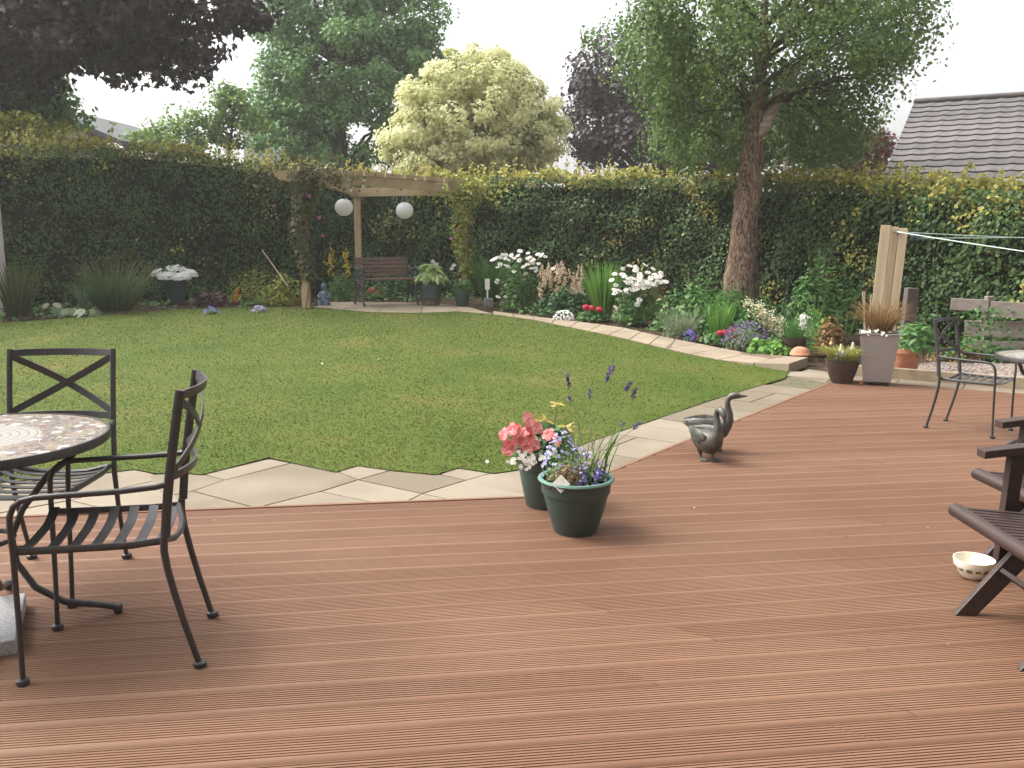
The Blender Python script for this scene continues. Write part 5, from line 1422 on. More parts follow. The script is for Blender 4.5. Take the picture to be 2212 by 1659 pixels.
bush('shrub', (lambda q: (q[0], q[1] + .9, q[2]))(stand(1432, 690)), 'rusty brown twiggy shrub behind the dense daisies', .45, .35, 1.08, 1100, .05, LM['rust'], shape='lance', wide=1.2)
q = stand(1468, 728); t = clump('lavender', q, 'grey-green lavender with thin upright stems at the path edge', 330, .46, .26, .007, LM['grey'], .2, .14, cat='plant'); P, N = mound(420, .26, .2, .26); Lv = Leaves(); Lv.add(P, N, .05, 'lance'); Lv.build('foliage', LM['grey'], t)
q = stand(1490, 734); t = plant('bellflower', q, 'small deep violet flowers at the path edge right of the lavender', 'flower'); P, N = mound(70, .09, .07, .06); Lv = Leaves(); Lv.add(P, N, .03, 'oval'); Lv.build('foliage', LM['mid'], t); P, N = mound(26, .08, .06, .11, .01, .85); heads(t, FM['violet'], P, unit(N + [0, -.6, 0]), 1.0)
bush('shrub', (lambda q: (q[0], q[1] + .7, q[2]))(stand(1520, 720)), 'leafy green bush left of the rough tree trunk', .72, .45, .98, 2200, .09, LM['mid'], shape='lance', wide=1.6)
bush('shrub', (lambda q: (q[0], q[1] + .5, q[2]))(stand(1610, 725)), 'leafy green bush spreading across the foot of the rough tree trunk', .68, .4, .82, 2000, .085, LM['mid'], shape='lance', wide=1.6)
clump('iris_clump', (lambda q: (q[0], q[1] + .25, q[2]))(stand(1562, 735)), 'slender upright green blades in front of the tree trunk', 110, .72, .22, .016, LM['fresh'], .25, .12)
geranium(1560, 740, [c7(690, 1075), c7(730, 1070), c7(755, 1088), c7(805, 1045), c7(850, 1100), c7(820, 1060)], 'cluster of crimson-pink flowers left of the purple lavender, below the trunk', PM['pink'], .042)
q = stand(1618, 752); t = plant('lavender', (q[0], q[1] + .15, q[2]), 'rounded purple lavender bush in full flower near the path end', 'plant'); P, N = mound(500, .30, .22, .26, 0, .4); Lv = Leaves(); Lv.add(P, N, .06, 'lance'); Lv.build('foliage', LM['grey'], t)
P, N = mound(420, .31, .24, .31, .02, .82); Lv = Leaves(); Lv.add(P, unit(RNG.normal(size=P.shape)), .036, 'lance', D=N * .5 + [0, 0, .8], wide=2.2); Lv.build('flowers', PM['lavender'], t, kind='stuff')
q = stand(1660, 745); q = np.array([q[0], q[1] + .45, q[2]]); t = bush('persicaria', q, 'shrub with creamy white flower sprays right of the tree trunk', .38, .3, .55, 900, .08, LM['mid'], 'plant', shape='lance', wide=1.5, stems=4)
Lv = Leaves()
for i in range(60):
    f_ = random.random(); sx, sy = 1628 + f_ * 62 + random.gauss(0, 9), 660 + f_ * 52 + random.gauss(0, 12)
    c = at(sx, sy, q[1] - random.uniform(.05, .25)) - q; kk = 16; Lv.add(c + RNG.normal(size=(kk, 3)) * [.022, .022, .03], RNG.normal(size=(kk, 3)) + [0, -.7, .5], .028, 'oval')
Lv.build('flower_sprays', PM['ivory'], t, kind='stuff')
q = stand(1675, 770); t = bush('alchemilla', (q[0], q[1] + .1, q[2]), 'low yellow-green leafy plant at the path edge by the dark pot', .30, .2, .2, 420, .07, LM['fresh'], 'plant', stems=0)
q = stand(1640, 760); t = bush('hosta', (q[0], q[1] + .04, q[2]), 'small plant with broad pale round leaves at the path edge', .13, .1, .13, 40, .10, LM['fresh'], 'plant', stems=0)
bush('shrub', (lambda q: (q[0], q[1] + .7, q[2]))(stand(1800, 740)), 'tall loose shrub with pointed leaves rising against the hedge right of the trunk', .55, .4, 1.45, 1500, .10, LM['mid'], shape='lance', wide=1.5)
bush('shrub', (lambda q: (q[0], q[1] + .4, q[2]))(stand(1775, 755)), 'feathery light green shrub behind the copper garden light', .36, .3, .78, 1400, .05, LM['fresh'], shape='lance', wide=1.0)
bush('shrub', (lambda q: (q[0], q[1] + .3, q[2]))(stand(1838, 770)), 'rust-tinged shrub between the garden lights and the grey planter', .34, .28, .62, 900, .05, LM['rust'], shape='oval')
bush('shrub', (lambda q: (q[0], q[1] + .35, q[2]))(stand(1755, 770)), 'green ferny plant right behind the dark pot', .42, .26, .42, 1000, .05, LM['mid'], shape='lance')
bush('shrub', (lambda q: (q[0], q[1] + .3, q[2]))(stand(1700, 735)), 'dark green filler shrub behind the cream flower sprays', .5, .3, .6, 900, .07, LM['dark'], shape='lance', wide=1.5)
bush('shrub', (lambda q: (q[0] + .1, q[1] + .9, q[2]))(stand(1270, 660)), 'dark filler shrub at the hedge foot behind the tall bright blades', .7, .3, .62, 900, .08, LM['dark'], shape='lance', wide=1.5)
bush('shrub', (lambda q: (q[0], q[1] + .8, q[2]))(stand(840, 645)), 'dark filler shrub at the hedge foot behind the bench', .9, .3, .7, 1100, .08, LM['dark'], shape='lance', wide=1.5)

# low ground cover through the beds
def ground_cover():
    Lv = Leaves()
    def strip(pts, depth, n):
        P0 = np.array([GT(*p) for p in pts]); 
        for a_, b_ in zip(P0[:-1], P0[1:]):
            k = int(n * np.linalg.norm(b_ - a_)); f_ = RNG.random(k)[:, None]; P = a_ + (b_ - a_) * f_
            nrm = np.array([-(b_ - a_)[1], (b_ - a_)[0], 0]); nrm = nrm / (np.linalg.norm(nrm) + 1e-9); nrm = nrm if nrm[1] > 0 else -nrm
            P = P + nrm * (RNG.random(k)[:, None] ** 1.2 * depth + .03)
            patch = np.sin(P[:, 0] * 5.1 + 1.3) * np.sin(P[:, 1] * 6.3) + RNG.normal(size=k) * .45
            P = P[patch > .05]; P[:, 2] = hgt(P[:, 0], P[:, 1]) - .04 + RNG.random(len(P)) * .13
            Lv.add(P, RNG.normal(size=P.shape) * .6 + [0, -.4, 1], RNG.uniform(.03, .085, len(P)), 'oval')
    strip([(0, 690), (100, 684), (200, 676), (400, 662), (520, 660), (640, 657)], 1.6, 260)
    strip([c6(221, 838), c6(600, 888), c6(1000, 933), c6(1500, 998), c6(1900, 1088), c7(100, 1083), c7(500, 1158), c7(840, 1228), c7(1380, 1300)], 1.7, 330)
    strip([(700, 648), (860, 648), (1000, 650)], 1.4, 330)
    Lv.build('ground_cover', LM['mid'], None, kind='stuff')['label'] = 'low leafy ground cover filling the flower beds'
    Lv2 = Leaves(); k = 2600
    P = np.stack([RNG.uniform(-9, 6.5, k), RNG.uniform(8.8, 17.5, k)], 1); ok = ~inside(P, lawn_poly) & (P[:, 1] > 10.2) ; P = P[ok]
    Lv2.add(np.stack([P[:, 0], P[:, 1], hgt(P[:, 0], P[:, 1]) - .045], 1), RNG.normal(size=(len(P), 3)) * .3 + [0, 0, 1], RNG.uniform(.03, .07, len(P)), 'oval')
    Lv2.build('leaf_litter', leafmat('litter', [(.1, (.10, .055, .03)), (.5, (.17, .10, .05)), (.9, (.28, .19, .10))], trans=.1), None, kind='stuff')['label'] = 'brown fallen leaves on the bare soil of the beds'
ground_cover()

# a few fallen petals and specks on lawn and deck
Lv = Leaves(); k = 7; P = np.stack([RNG.uniform(-5, 3, k), RNG.uniform(6, 13, k)], 1); P = P[inside(P, lawn_poly)]
Lv.add(np.stack([P[:, 0], P[:, 1], hgt(P[:, 0], P[:, 1]) + .022], 1), RNG.normal(size=(len(P), 3)) * .3 + [0, -.3, 1], RNG.uniform(.02, .04, len(P)), 'oval')
k = 4; P = np.stack([RNG.uniform(-2, 2.5, k), RNG.uniform(2.3, 5, k)], 1); Lv.add(np.stack([P[:, 0], P[:, 1], np.full(k, .003)], 1), RNG.normal(size=(k, 3)) * .1 + [0, 0, 1], RNG.uniform(.008, .02, k), 'oval')
Lv.build('fallen_leaves', leafmat('pale_fallen', [(.1, (.40, .33, .18)), (.9, (.62, .56, .40))], trans=.1), None, kind='stuff')['label'] = 'pale fallen leaves scattered over lawn and deck'
# ------------------------------------------------------------------ pergola
def board_world(mb, a, b, h, t_): mb.bar(a, b, t_, h)
PL = GT(655, 660); PL = np.array([PL[0], 14.9, float(hgt(-3.4, 14.9))]); PL[0] = at(660, 600, 14.9)[0]
PR = np.array([at(1003, 600, 16.5)[0], 16.5, float(hgt(-.9, 16.5))])
PB = np.array([at(776, 600, 17.3)[0], 17.3, float(hgt(-3, 17.3))])
t = empty('pergola', (0, 0, 0), 0, 'three-posted corner pergola of pale timber standing over the bench', 'pergola')
PW = M['pergola_wood']; ZT = {'L': 2.36, 'R': 2.22, 'B': 2.22}
for p, w_, zt_ in ((PL, .125, 2.36), (PR, .115, 2.20), (PB, .115, 2.20)):
    m = MB(); m.bar((p[0], p[1], p[2] - .1), (p[0], p[1], zt_ - .02), w_, w_, up=(0, 1, 0)); m.build('post', PW, t, bevel=.006)
fl, fr_ = np.array([PL[0], PL[1] - .09, 2.35]), np.array([PR[0], PR[1] - .09, 2.24])
d = unit(fr_ - fl)
def shaped_beam(a, b, h, th):
    """board with sloping cut ends, long edge on top"""
    d = unit(np.asarray(b) - np.asarray(a)); s_ = unit(np.cross(d, [0, 0, 1])); m = MB(); vs = []
    for q in (-th / 2, th / 2):
        for (u_, z) in ((0, h / 2), (1, h / 2), (2, -h / 2), (3, -h / 2)):
            base = [a, b, b - d * h * .9, a + d * h * .9][u_]; vs.append(np.asarray(base) + s_ * q + np.array([0, 0, z]))
    m.add(vs, [(0, 1, 2, 3), (7, 6, 5, 4), (0, 4, 5, 1), (1, 5, 6, 2), (2, 6, 7, 3), (3, 7, 4, 0)]); return m
shaped_beam(fl - d * .48, fr_ + d * .55, .15, .045).build('front_beam', PW, t, bevel=.004)
bl_, br_, bb = np.array([PL[0] + .03, PL[1] + .1, 2.38]), np.array([PR[0], PR[1] + .06, 2.22]), np.array([PB[0], PB[1] - .04, 2.21])
db = unit(bb - bl_); shaped_beam(bl_ - db * .35, bb + db * .25, .16, .045).build('side_beam', PW, t, bevel=.004)
db = unit(br_ - bb); shaped_beam(bb - db * .25 + [0, -.05, .0], br_ + db * .4, .16, .045).build('side_beam', PW, t, bevel=.004)
for i in range(8):
    f_ = .06 + .125 * i; a = fl + (fr_ - fl) * f_ + np.array([0, 0, .125])
    dirr = unit(np.array([.55, 1.0, 0])); a0 = a - dirr * .30
    # each rafter runs back to whichever side beam it meets
    tt = 2.4 * (1 - abs(f_ - .33) / .75)
    m = MB(); m.bar(a0, a0 + dirr * max(.9, tt), .045, .075); m.build('rafter', PW, t, bevel=.004)
# lanterns
def lantern(x, y, Y, r_, ztop, label):
    c = at(x, y, Y); t = empty('paper_lantern', (c[0], c[1], c[2] - r_), 0, label, 'lantern', 'white paper lanterns under the pergola')
    prof = []; n = 26
    for i in range(n + 1):
        a = math.pi * (.09 + .82 * i / n) - math.pi / 2; rib = 1 + .012 * math.cos(i * math.pi); prof.append((r_ * math.cos(a) * rib, r_ + r_ * .95 * math.sin(a)))
    m = MB(); m.lathe(prof, 28); mt_ = bpy.data.materials.get('lantern_paper')
    if mt_ is None:
        mt_, n_, l_, o_ = nodes_of('lantern_paper'); b = n_.new('ShaderNodeBsdfPrincipled'); b.inputs['Base Color'].default_value = (.80, .80, .80, 1); b.inputs['Roughness'].default_value = .7
        tr = n_.new('ShaderNodeBsdfTranslucent'); tr.inputs['Color'].default_value = (.82, .82, .80, 1); ms = n_.new('ShaderNodeMixShader'); ms.inputs[0].default_value = .35; l_.new(b.outputs[0], ms.inputs[1]); l_.new(tr.outputs[0], ms.inputs[2]); l_.new(ms.outputs[0], o_.inputs['Surface'])
    m.build('shade', mt_, t, 60)
    m = MB(); zt_ = ztop - (c[2] - r_)
    for s in (-1, 1): m.tube([(s * r_ * .35, 0, r_ * 1.93), (s * .006, 0, r_ * 2.0 + .18)], .0025, 5)
    m.tube([(0, 0, r_ * 2 + .17), (0, 0, zt_)], .0035, 5); m.build('hanger', surf('wire', (.45, .45, .45), rough=.4, scale=5, metal=.8), t)
lantern(743, 448, 15.45, .152, 2.28, 'round white paper lantern left of the pergola back post')
lantern(874, 455, 15.8, .150, 2.20, 'round white paper lantern hanging in the middle of the pergola, right of the back post')
# climbers
def climber(p, label, zt_, mat, n, spread, top):
    t = plant('climbing_plant', (p[0], p[1], p[2]), label, 'climber', 'climbers on the pergola posts'); Lv = Leaves(); H_ = zt_ - p[2]
    q = RNG.random(n); z = .45 + q * (H_ - .35); a = RNG.uniform(0, 6.28, n); r_ = (.06 + .20 * RNG.random(n) ** 1.3 * spread) * (.65 + .5 * q)
    P = np.stack([np.cos(a) * r_ + .06 * np.sin(z * 4), np.sin(a) * r_ - .03, z], 1); Lv.add(P, np.stack([np.cos(a), np.sin(a), RNG.normal(size=n) * .5 + .4], 1), RNG.uniform(.04, .085, n), 'oval')
    n2 = n // 2; P = RNG.normal(size=(n2, 3)) * [.38, .22, .13] + np.array([top, -.02, H_ + .02]); Lv.add(P, RNG.normal(size=(n2, 3)) + [0, -.3, .8], RNG.uniform(.04, .085, n2), 'oval'); Lv.build('foliage', mat, t)
    m = MB()
    for s in range(4):
        a0 = s * 1.6; m.tube([(math.cos(a0 + z * 2) * .085, math.sin(a0 + z * 2) * .085, z) for z in np.linspace(-.02, H_, 16)], .007, 5)
    m.build('stems', M['branch'], t)
    return t
tl = climber(PL, 'dark olive climber with a few pink blooms covering the left pergola post', 2.36, LM['olive'], 1900, .8, .12)
tr_ = climber(PR, 'light green climber with pink blooms covering the right pergola post', 2.22, LM['yellowgreen'], 1300, 1.0, .05)
for tt_, base_, pts in ((tl, PL, [(697, 509), (668, 424), (690, 470)]), (tr_, PR, [(988, 497), (975, 515), (1008, 520)])):
    heads(tt_, FM['clematis'], [at(x, y, base_[1] - .25) - base_ for x, y in pts], [(random.uniform(-.7, .7), -.6, .5) for _ in pts], .75)

# ------------------------------------------------------------------ washing-line post, lines, stump, sleepers
WB = np.array([at(1903, 700, 9.6)[0], 9.6, 0.0])
wt = at(1934, 490, 9.6)
t = empty('washing_line_post', (WB[0], WB[1], -.03), 0, 'leaning pale timber post made of two bolted boards, washing lines tied to its top', 'post')
top = np.array([wt[0] - WB[0], 0, wt[2] + .03]); dd = unit(top)
rot = np.array([.93, -.37, 0]); sd_ = unit(rot - dd * np.dot(rot, dd))
for k, (off, w_, th, col) in enumerate([(-.090, .105, .122, M['weathered']), (-.001, .074, .116, M['weathered']), (.081, .091, .119, M['weathered'])]):
    a = sd_ * off - dd * .2; b = sd_ * off + top + dd * (.012, .0, -.012)[k]
    m = MB(); m.bar(a, b, w_ - .003, th, up=(-.37, -.93, 0)); m.build(('timber', 'grooved_board', 'timber')[k], col, t, bevel=.004)
m = MB()
for i in range(5): m.bar(sd_ * (-.030 + i * .0135) + np.array([-.0222, -.0590, 0]), sd_ * (-.030 + i * .0135) + top + dd * -.02 + np.array([-.0222, -.0590, 0]), .006, .004, up=(-.37, -.93, 0))
m.build('groove_ridges', M['weathered'], t)
m = MB(); hk = top - dd * .05 + np.array([-.02, -.075, 0]); m.tube([hk + [-.02, .03, 0], hk + [0, -.01, 0], hk + [.02, -.02, -.015], hk + [.012, -.02, -.04]], .006, 6); m.build('hook', M['black_metal'], t)
rope = surf('line_pvc', (.36, .52, .46), (.50, .60, .54), rough=.5, scale=9)
h0 = hk + np.array(t.location)
for k, (end, Y, start, lb) in enumerate([((2330, 517), 9.3, None, 'upper pale green washing line running nearly level to the right'), ((2330, 510), 10.2, (1978, 514), 'thinner washing line just below the upper one, starting right of the post'), ((2420, 572), 7.6, None, 'thick pale washing line sloping down to the right from the post hook')]):
    a = h0 if start is None else at(*start, 10.2); b = at(*end, Y); pts = []
    for i in range(13):
        f_ = i / 12; p = a + (b - a) * f_; p = p + np.array([0, 0, -.008 * 4 * f_ * (1 - f_)]); pts.append(p)
    m = MB(); m.tube(pts, .0045 if k != 2 else .0055, 6); o = m.build('washing_line', rope, None, 50); tag(o, lb, 'washing line', 'washing lines on the post')
ct = at(1978, 512, 10.22); m = MB(); m.lathe([(.0, -.03), (.05, -.03), (.055, -.02), (.055, .02), (.05, .03), (0, .03)], 16, M=Matrix.Rotation(R(70), 3, 'X')); m.tube([(0, 0, 0), (-.16, -.25, .0)], .012, 8); o = m.build('line_winder', surf('winder', (.05, .07, .08), (.03, .04, .045), rough=.5, scale=6), None, 40); o.location = tuple(ct); tag(o, 'dark round line winder fixed behind the top of the pale timber post', 'line winder')
p = at(1957, 690, 10.1); m = MB(); m.bar((0, 0, -p[2] - .06), (.04, 0, at(1960, 622, 10.1)[2] - p[2]), .125, .11, up=(0, 1, 0)); o = m.build('timber_stump', surf('stump', (.13, .10, .085), (.07, .055, .05), rough=.9, scale=6, stretch=(3, 3, .4), bump=.4), bevel=.008); o.location = tuple(p); tag(o, 'short dark weathered post just behind and right of the pale timber post', 'post')
# sleeper wall: boards
FY = 10.6
t = empty('sleeper_fence', (0, 0, 0), 0, 'low fence of wide grey weathered boards in front of the hedge at right', 'fence')
def fb(x0, y0, x1, y1, hpx, Y0, Y1, name='board'):
    a, b = at(x0, y0, Y0), at(x1, y1, Y1); h = hpx / FOC * Y0; m = MB(); m.bar(a - [0, 0, h / 2], b - [0, 0, h / 2], .055, h); m.build(name, M['grey_timber'], t, bevel=.006)
fb(2055, 644, 2138, 648, 25, 10.9, 10.65); fb(2141, 651, 2330, 658, 34, 10.6, 10.1)
fb(2085, 692, 2330, 698, 34, 10.75, 10.2); fb(2085, 734, 2330, 740, 30, 10.75, 10.2)
for (x, Y) in ((2140, 10.72), (2300, 10.3)):
    a = at(x, 640, Y); m = MB(); m.bar((a[0], Y + .02, -.1), (a[0], Y + .02, a[2]), .09, .09, up=(0, 1, 0)); m.build('post', M['grey_timber'], t, bevel=.006)
q = at(2135, 705, 10.3); t = plant('trailing_plant', (q[0], 10.35, 0), 'green trailing plant growing up over the grey sleeper boards', 'plant'); Lv = Leaves(); k = 190
P = np.stack([RNG.normal(size=k) * .16, RNG.normal(size=k) * .06, RNG.random(k) ** .8 * .6], 1); Lv.add(P, RNG.normal(size=(k, 3)) + [0, -1, .5], .05, 'oval'); Lv.build('foliage', LM['mid'], t)
for i, (x, y, rx_, h_, lb, mt_) in enumerate([(2110, 770, .45, .34, 'low green weeds at the foot of the sleeper boards', 'mid'), (2045, 765, .35, .22, 'reddish low plants at the gravel edge left of the metal chair', 'rust'), (2190, 760, .5, .24, 'low dark green plants behind the small mosaic table', 'dark')]):
    q = at(x, y, 10.2); bush('weeds', (q[0], 10.15, .0), lb, rx_, .22, h_, 420, .05, LM[mt_], 'plant', stems=0)

# ------------------------------------------------------------------ hedges
HM = leafmat('hedge_leaf', [(.05, (0.025, 0.057, 0.014)), (.4, (0.049, 0.103, 0.024)), (.75, (0.081, 0.150, 0.036)), (.95, (0.154, 0.206, 0.056))], nscale=1.3, namt=.5, trans=.25)
HN = leafmat('hedge_new', [(.1, (.26, .27, .05)), (.5, (.42, .38, .085)), (.9, (.56, .50, .17))], nscale=1.5, namt=.3, trans=.4)
HI = surf('hedge_shade', (.016, .022, .010), (.008, .010, .006), rough=1.0, scale=6, spec=.0)  # solid core: shade among the leaves is put into its near-black colour
def hedge(name, label, pts, tops, thick, dens, new_top, new_face, shoots):
    """pts: foot of the visible face; tops: height of the clipped top"""
    t = empty(name, (0, 0, 0), 0, label, 'hedge', 'clipped hedges round the garden')
    P = np.array(pts, float); T = np.array(tops, float)
    seg = np.diff(P, axis=0); Ls = np.linalg.norm(seg, axis=1); S = np.concatenate([[0], np.cumsum(Ls)]); tot = S[-1]
    Sm = np.linspace(0, tot, 60)
    def pos(s):
        x = np.interp(s, S, P[:, 0]); y = np.interp(s, S, P[:, 1]); e = .6
        dx = np.interp(s + e, S, P[:, 0]) - np.interp(s - e, S, P[:, 0]); dy = np.interp(s + e, S, P[:, 1]) - np.interp(s - e, S, P[:, 1])
        n_ = unit(np.stack([dy, -dx], -1))               # faces the garden (to the right of travel)
        return np.stack([x, y], -1), n_, np.interp(s, S, T)
    c, n_, h = pos(Sm)
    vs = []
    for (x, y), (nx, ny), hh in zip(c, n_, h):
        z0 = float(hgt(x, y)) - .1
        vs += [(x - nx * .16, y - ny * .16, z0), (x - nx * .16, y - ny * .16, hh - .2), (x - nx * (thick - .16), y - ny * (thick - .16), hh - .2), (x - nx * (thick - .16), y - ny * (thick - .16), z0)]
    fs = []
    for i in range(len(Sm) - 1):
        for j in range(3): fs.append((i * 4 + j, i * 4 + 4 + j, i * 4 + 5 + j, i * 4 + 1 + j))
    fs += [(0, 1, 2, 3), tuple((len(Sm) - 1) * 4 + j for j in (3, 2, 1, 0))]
    m = MB(); m.add(vs, fs); m.build('shade_core', HI, t)
    # face
    k = int(tot * 2.6 * dens); s = RNG.random(k) * tot; c, n_, h = pos(s)
    z0 = hgt(c[:, 0], c[:, 1]); z = z0 + RNG.random(k) ** .92 * (h - z0)
    lump = .07 * np.sin(s * 2.3 + z * 1.7) + .06 * np.sin(s * 5.1 - z * 4.3 + 1) + .05 * np.sin(z * 7.7 + s * 1.1)
    dep = RNG.random(k) ** 1.6 * .26 - lump - .03
    X = np.stack([c[:, 0] - n_[:, 0] * dep, c[:, 1] - n_[:, 1] * dep, z], 1)
    N3 = np.stack([n_[:, 0], n_[:, 1], np.full(k, .45)], 1) + RNG.normal(size=(k, 3)) * .55
    D3 = np.stack([n_[:, 0] * .5, n_[:, 1] * .5, np.full(k, -.6)], 1) + RNG.normal(size=(k, 3)) * .6
    size = RNG.uniform(.038, .070, k)
    patch = np.sin(s * 1.9 + 2) * np.sin(z * 2.6 + s * .7) + .7 * np.sin(s * 6.7 + 1) * np.sin(z * 8.3 + s) + RNG.normal(size=k) * .5
    isnew = (patch > 1.55 - new_face * 1.2) & (dep < .05)
    L1, L2 = Leaves(), Leaves()
    L1.add(X[~isnew], N3[~isnew], size[~isnew], 'oval', D=D3[~isnew]); L2.add(X[isnew], N3[isnew], size[isnew] * 1.05, 'oval', D=D3[isnew])
    # top
    k = int(tot * thick * dens * 1.3); s = RNG.random(k) * tot; c, n_, h = pos(s); w_ = RNG.random(k) * thick
    zz = h + .08 * np.sin(s * 3.1) + .06 * np.sin(s * 7.9 + 1) + .06 * np.sin(s * 1.3 + w_ * 2) - RNG.random(k) ** 1.5 * .22
    X = np.stack([c[:, 0] - n_[:, 0] * w_, c[:, 1] - n_[:, 1] * w_, zz], 1); N3 = RNG.normal(size=(k, 3)) * .6 + [0, -.2, 1]
    nw = RNG.random(k) < new_top
    L1.add(X[~nw], N3[~nw], RNG.uniform(.045, .08, (~nw).sum()), 'oval'); L2.add(X[nw], N3[nw], RNG.uniform(.045, .085, nw.sum()), 'oval')
    # new shoots standing out of the top
    k = int(tot * shoots); s = RNG.random(k) * tot; c, n_, h = pos(s); w_ = RNG.random(k) * thick * .8; m = MB()
    for i in range(k):
        hh = abs(RNG.normal()) * .15 + .06; b0 = np.array([c[i, 0] - n_[i, 0] * w_[i], c[i, 1] - n_[i, 1] * w_[i], h[i] - .05]); d = unit(np.array([RNG.normal() * .35, RNG.normal() * .35, 1])); q = int(6 + hh * 45)
        u_ = RNG.random(q); Pp = b0 + np.outer(u_ * (hh + .06), d) + RNG.normal(size=(q, 3)) * .014
        L2.add(Pp, RNG.normal(size=(q, 3)) + [0, -.4, .6], RNG.uniform(.035, .075, q), 'oval')
        m.tube([b0, b0 + d * (hh + .05)], [.004, .002], 3, cap=False)
    m.build('shoots', M['branch'], t)['kind'] = 'stuff'
    L1.build('foliage', HM, t); L2.build('new_growth', HN, t)
    return t
h0_ = [at(-420, 600, 12.2)[:2], at(-120, 600, 14.2)[:2], at(60, 600, 15.3)[:2], at(330, 600, 17.0)[:2], at(600, 600, 18.5)[:2], at(720, 600, 19.2)[:2]]
def top_at(y, Y): return float(at(1106, y, Y)[2])
t0_ = [3.0, 3.0, top_at(310, 15.3), top_at(318, 17.0), top_at(350, 18.5), top_at(372, 19.2)]
hedge('beech_hedge', 'tall dark clipped hedge along the left side of the lawn', h0_, t0_, 1.3, 800, .75, .05, 30)
h1_ = [at(705, 600, 19.2)[:2], at(900, 600, 18.6)[:2], at(1150, 600, 18.0)[:2], at(1450, 600, 16.9)[:2], at(1650, 600, 15.6)[:2], at(1850, 600, 13.6)[:2], at(2020, 600, 12.2)[:2], at(2230, 600, 11.0)[:2], at(2480, 600, 9.8)[:2]]
t1_ = [top_at(378, 19.2), top_at(382, 18.6), top_at(380, 18.0), top_at(385, 16.9), top_at(388, 15.6), top_at(394, 13.6), top_at(402, 12.2), top_at(412, 11.0), 2.0]
hedge('beech_hedge', 'green clipped hedge flecked with yellow leaves along the back and right of the garden', h1_, t1_, 1.2, 950, .8, .38, 30)

# ------------------------------------------------------------------ trees
def tube_tree(t, trunk, rad, limbs, mat, name='trunk', n=12, wob=.0):
    m = MB(); m.tube(trunk, rad, n); o = m.build(name, mat, t, 60)
    return o
def crown(lobes, nclump, per, leaf, rc, shape='oval', up=.35, shell=.5, flat=.75, out=.5, rough=1.0):
    """lobes: (x,y,z,rx,ry,rz). Leaf clumps spread through the lobes' volume."""
    Lv = Leaves(); vol = np.array([l[3] * l[4] * l[5] for l in lobes]) ** .7; vol /= vol.sum(); cents = []
    for l, v in zip(lobes, vol):
        k = max(3, int(nclump * v)); d = ball(k, lo=shell)
        # uneven outline: radius wobbles with direction
        wob = 1 + rough * .16 * np.sin(d[:, 0:1] * 7 + l[0]) * np.sin(d[:, 2:3] * 6 + l[2]) + rough * .10 * np.sin(d[:, 1:2] * 11 + 2) + RNG.normal(size=(k, 1)) * .05
        C = np.array(l[:3]) + d * wob * np.array(l[3:]); cents.append(C)
        for c, dn in zip(C, d):
            q = max(4, int(per * RNG.uniform(.5, 1.4))); r_ = rc * RNG.uniform(.6, 1.35)
            b = ball(q, lo=.2); P = c + b * r_ * np.array([1, 1, flat])
            N = b * .55 + dn * out + np.array([0, 0, up]) + RNG.normal(size=b.shape) * .45
            Lv.add(P, N, leaf * RNG.uniform(.6, 1.2, q), shape)
    return Lv, np.concatenate(cents)
def limbs_to(t, start_pts, cents, k, r0, mat, sag=.0):
    m = MB(); idx = RNG.choice(len(cents), min(k, len(cents)), replace=False)
    for i in idx:
        c = cents[i]; S = np.array(start_pts); s = S[np.argmin(np.linalg.norm(S[:, :2] - c[:2], axis=1) + np.abs(S[:, 2] - (c[2] - .35 * np.linalg.norm(S[:, :2] - c[:2], axis=1))))]
        mid = s * .5 + c * .5 + np.array([0, 0, .12 * np.linalg.norm(c - s)]) + RNG.normal(size=3) * .06 * np.linalg.norm(c - s)
        L_ = np.linalg.norm(c - s); r_ = r0 * min(1, .25 + L_ / 6)
        m.tube([s, s * .72 + mid * .28 + [0, 0, .02 * L_], mid, mid * .45 + c * .55, c], [r_, r_ * .8, r_ * .55, r_ * .35, r_ * .15], 6)
    m.build('limbs', mat, t, 60)
def lob(x, y, rx, ry, Y, rd=None):
    """lobe seen at picture point x,y with picture radii rx,ry at distance Y"""
    c = at(x, y, Y); k = Y / FOC * 1.02; return (c[0], c[1], c[2], rx * k, (rd or (rx + ry) / 2 * k), ry * k)
def simple_tree(name, label, base, trunk_h, r0, lobes, nclump, per, leaf, rc, mat, bark, shape='oval', nl=30, group=None, **kw):
    t = empty(name, (0, 0, 0), 0, label, 'tree', group); b = np.array(base, float)
    topc = np.mean([l[:3] for l in lobes], axis=0)
    tp = [b + [0, 0, -.2], b + [.02, 0, trunk_h * .35], b + (topc - b) * [.15, .15, 0] + [0, 0, trunk_h * .7], b + (topc - b) * [.4, .4, 0] + [0, 0, trunk_h], np.array([topc[0], topc[1], max(trunk_h * 1.1, topc[2])])]
    tube_tree(t, tp, [r0 * 1.3, r0, r0 * .85, r0 * .7, r0 * .3], None, bark)
    Lv, C = crown(lobes, nclump, per, leaf, rc, shape, **kw); Lv.build('crown', mat, t)
    limbs_to(t, tp[2:], C, nl, r0 * .42, bark)
    return t
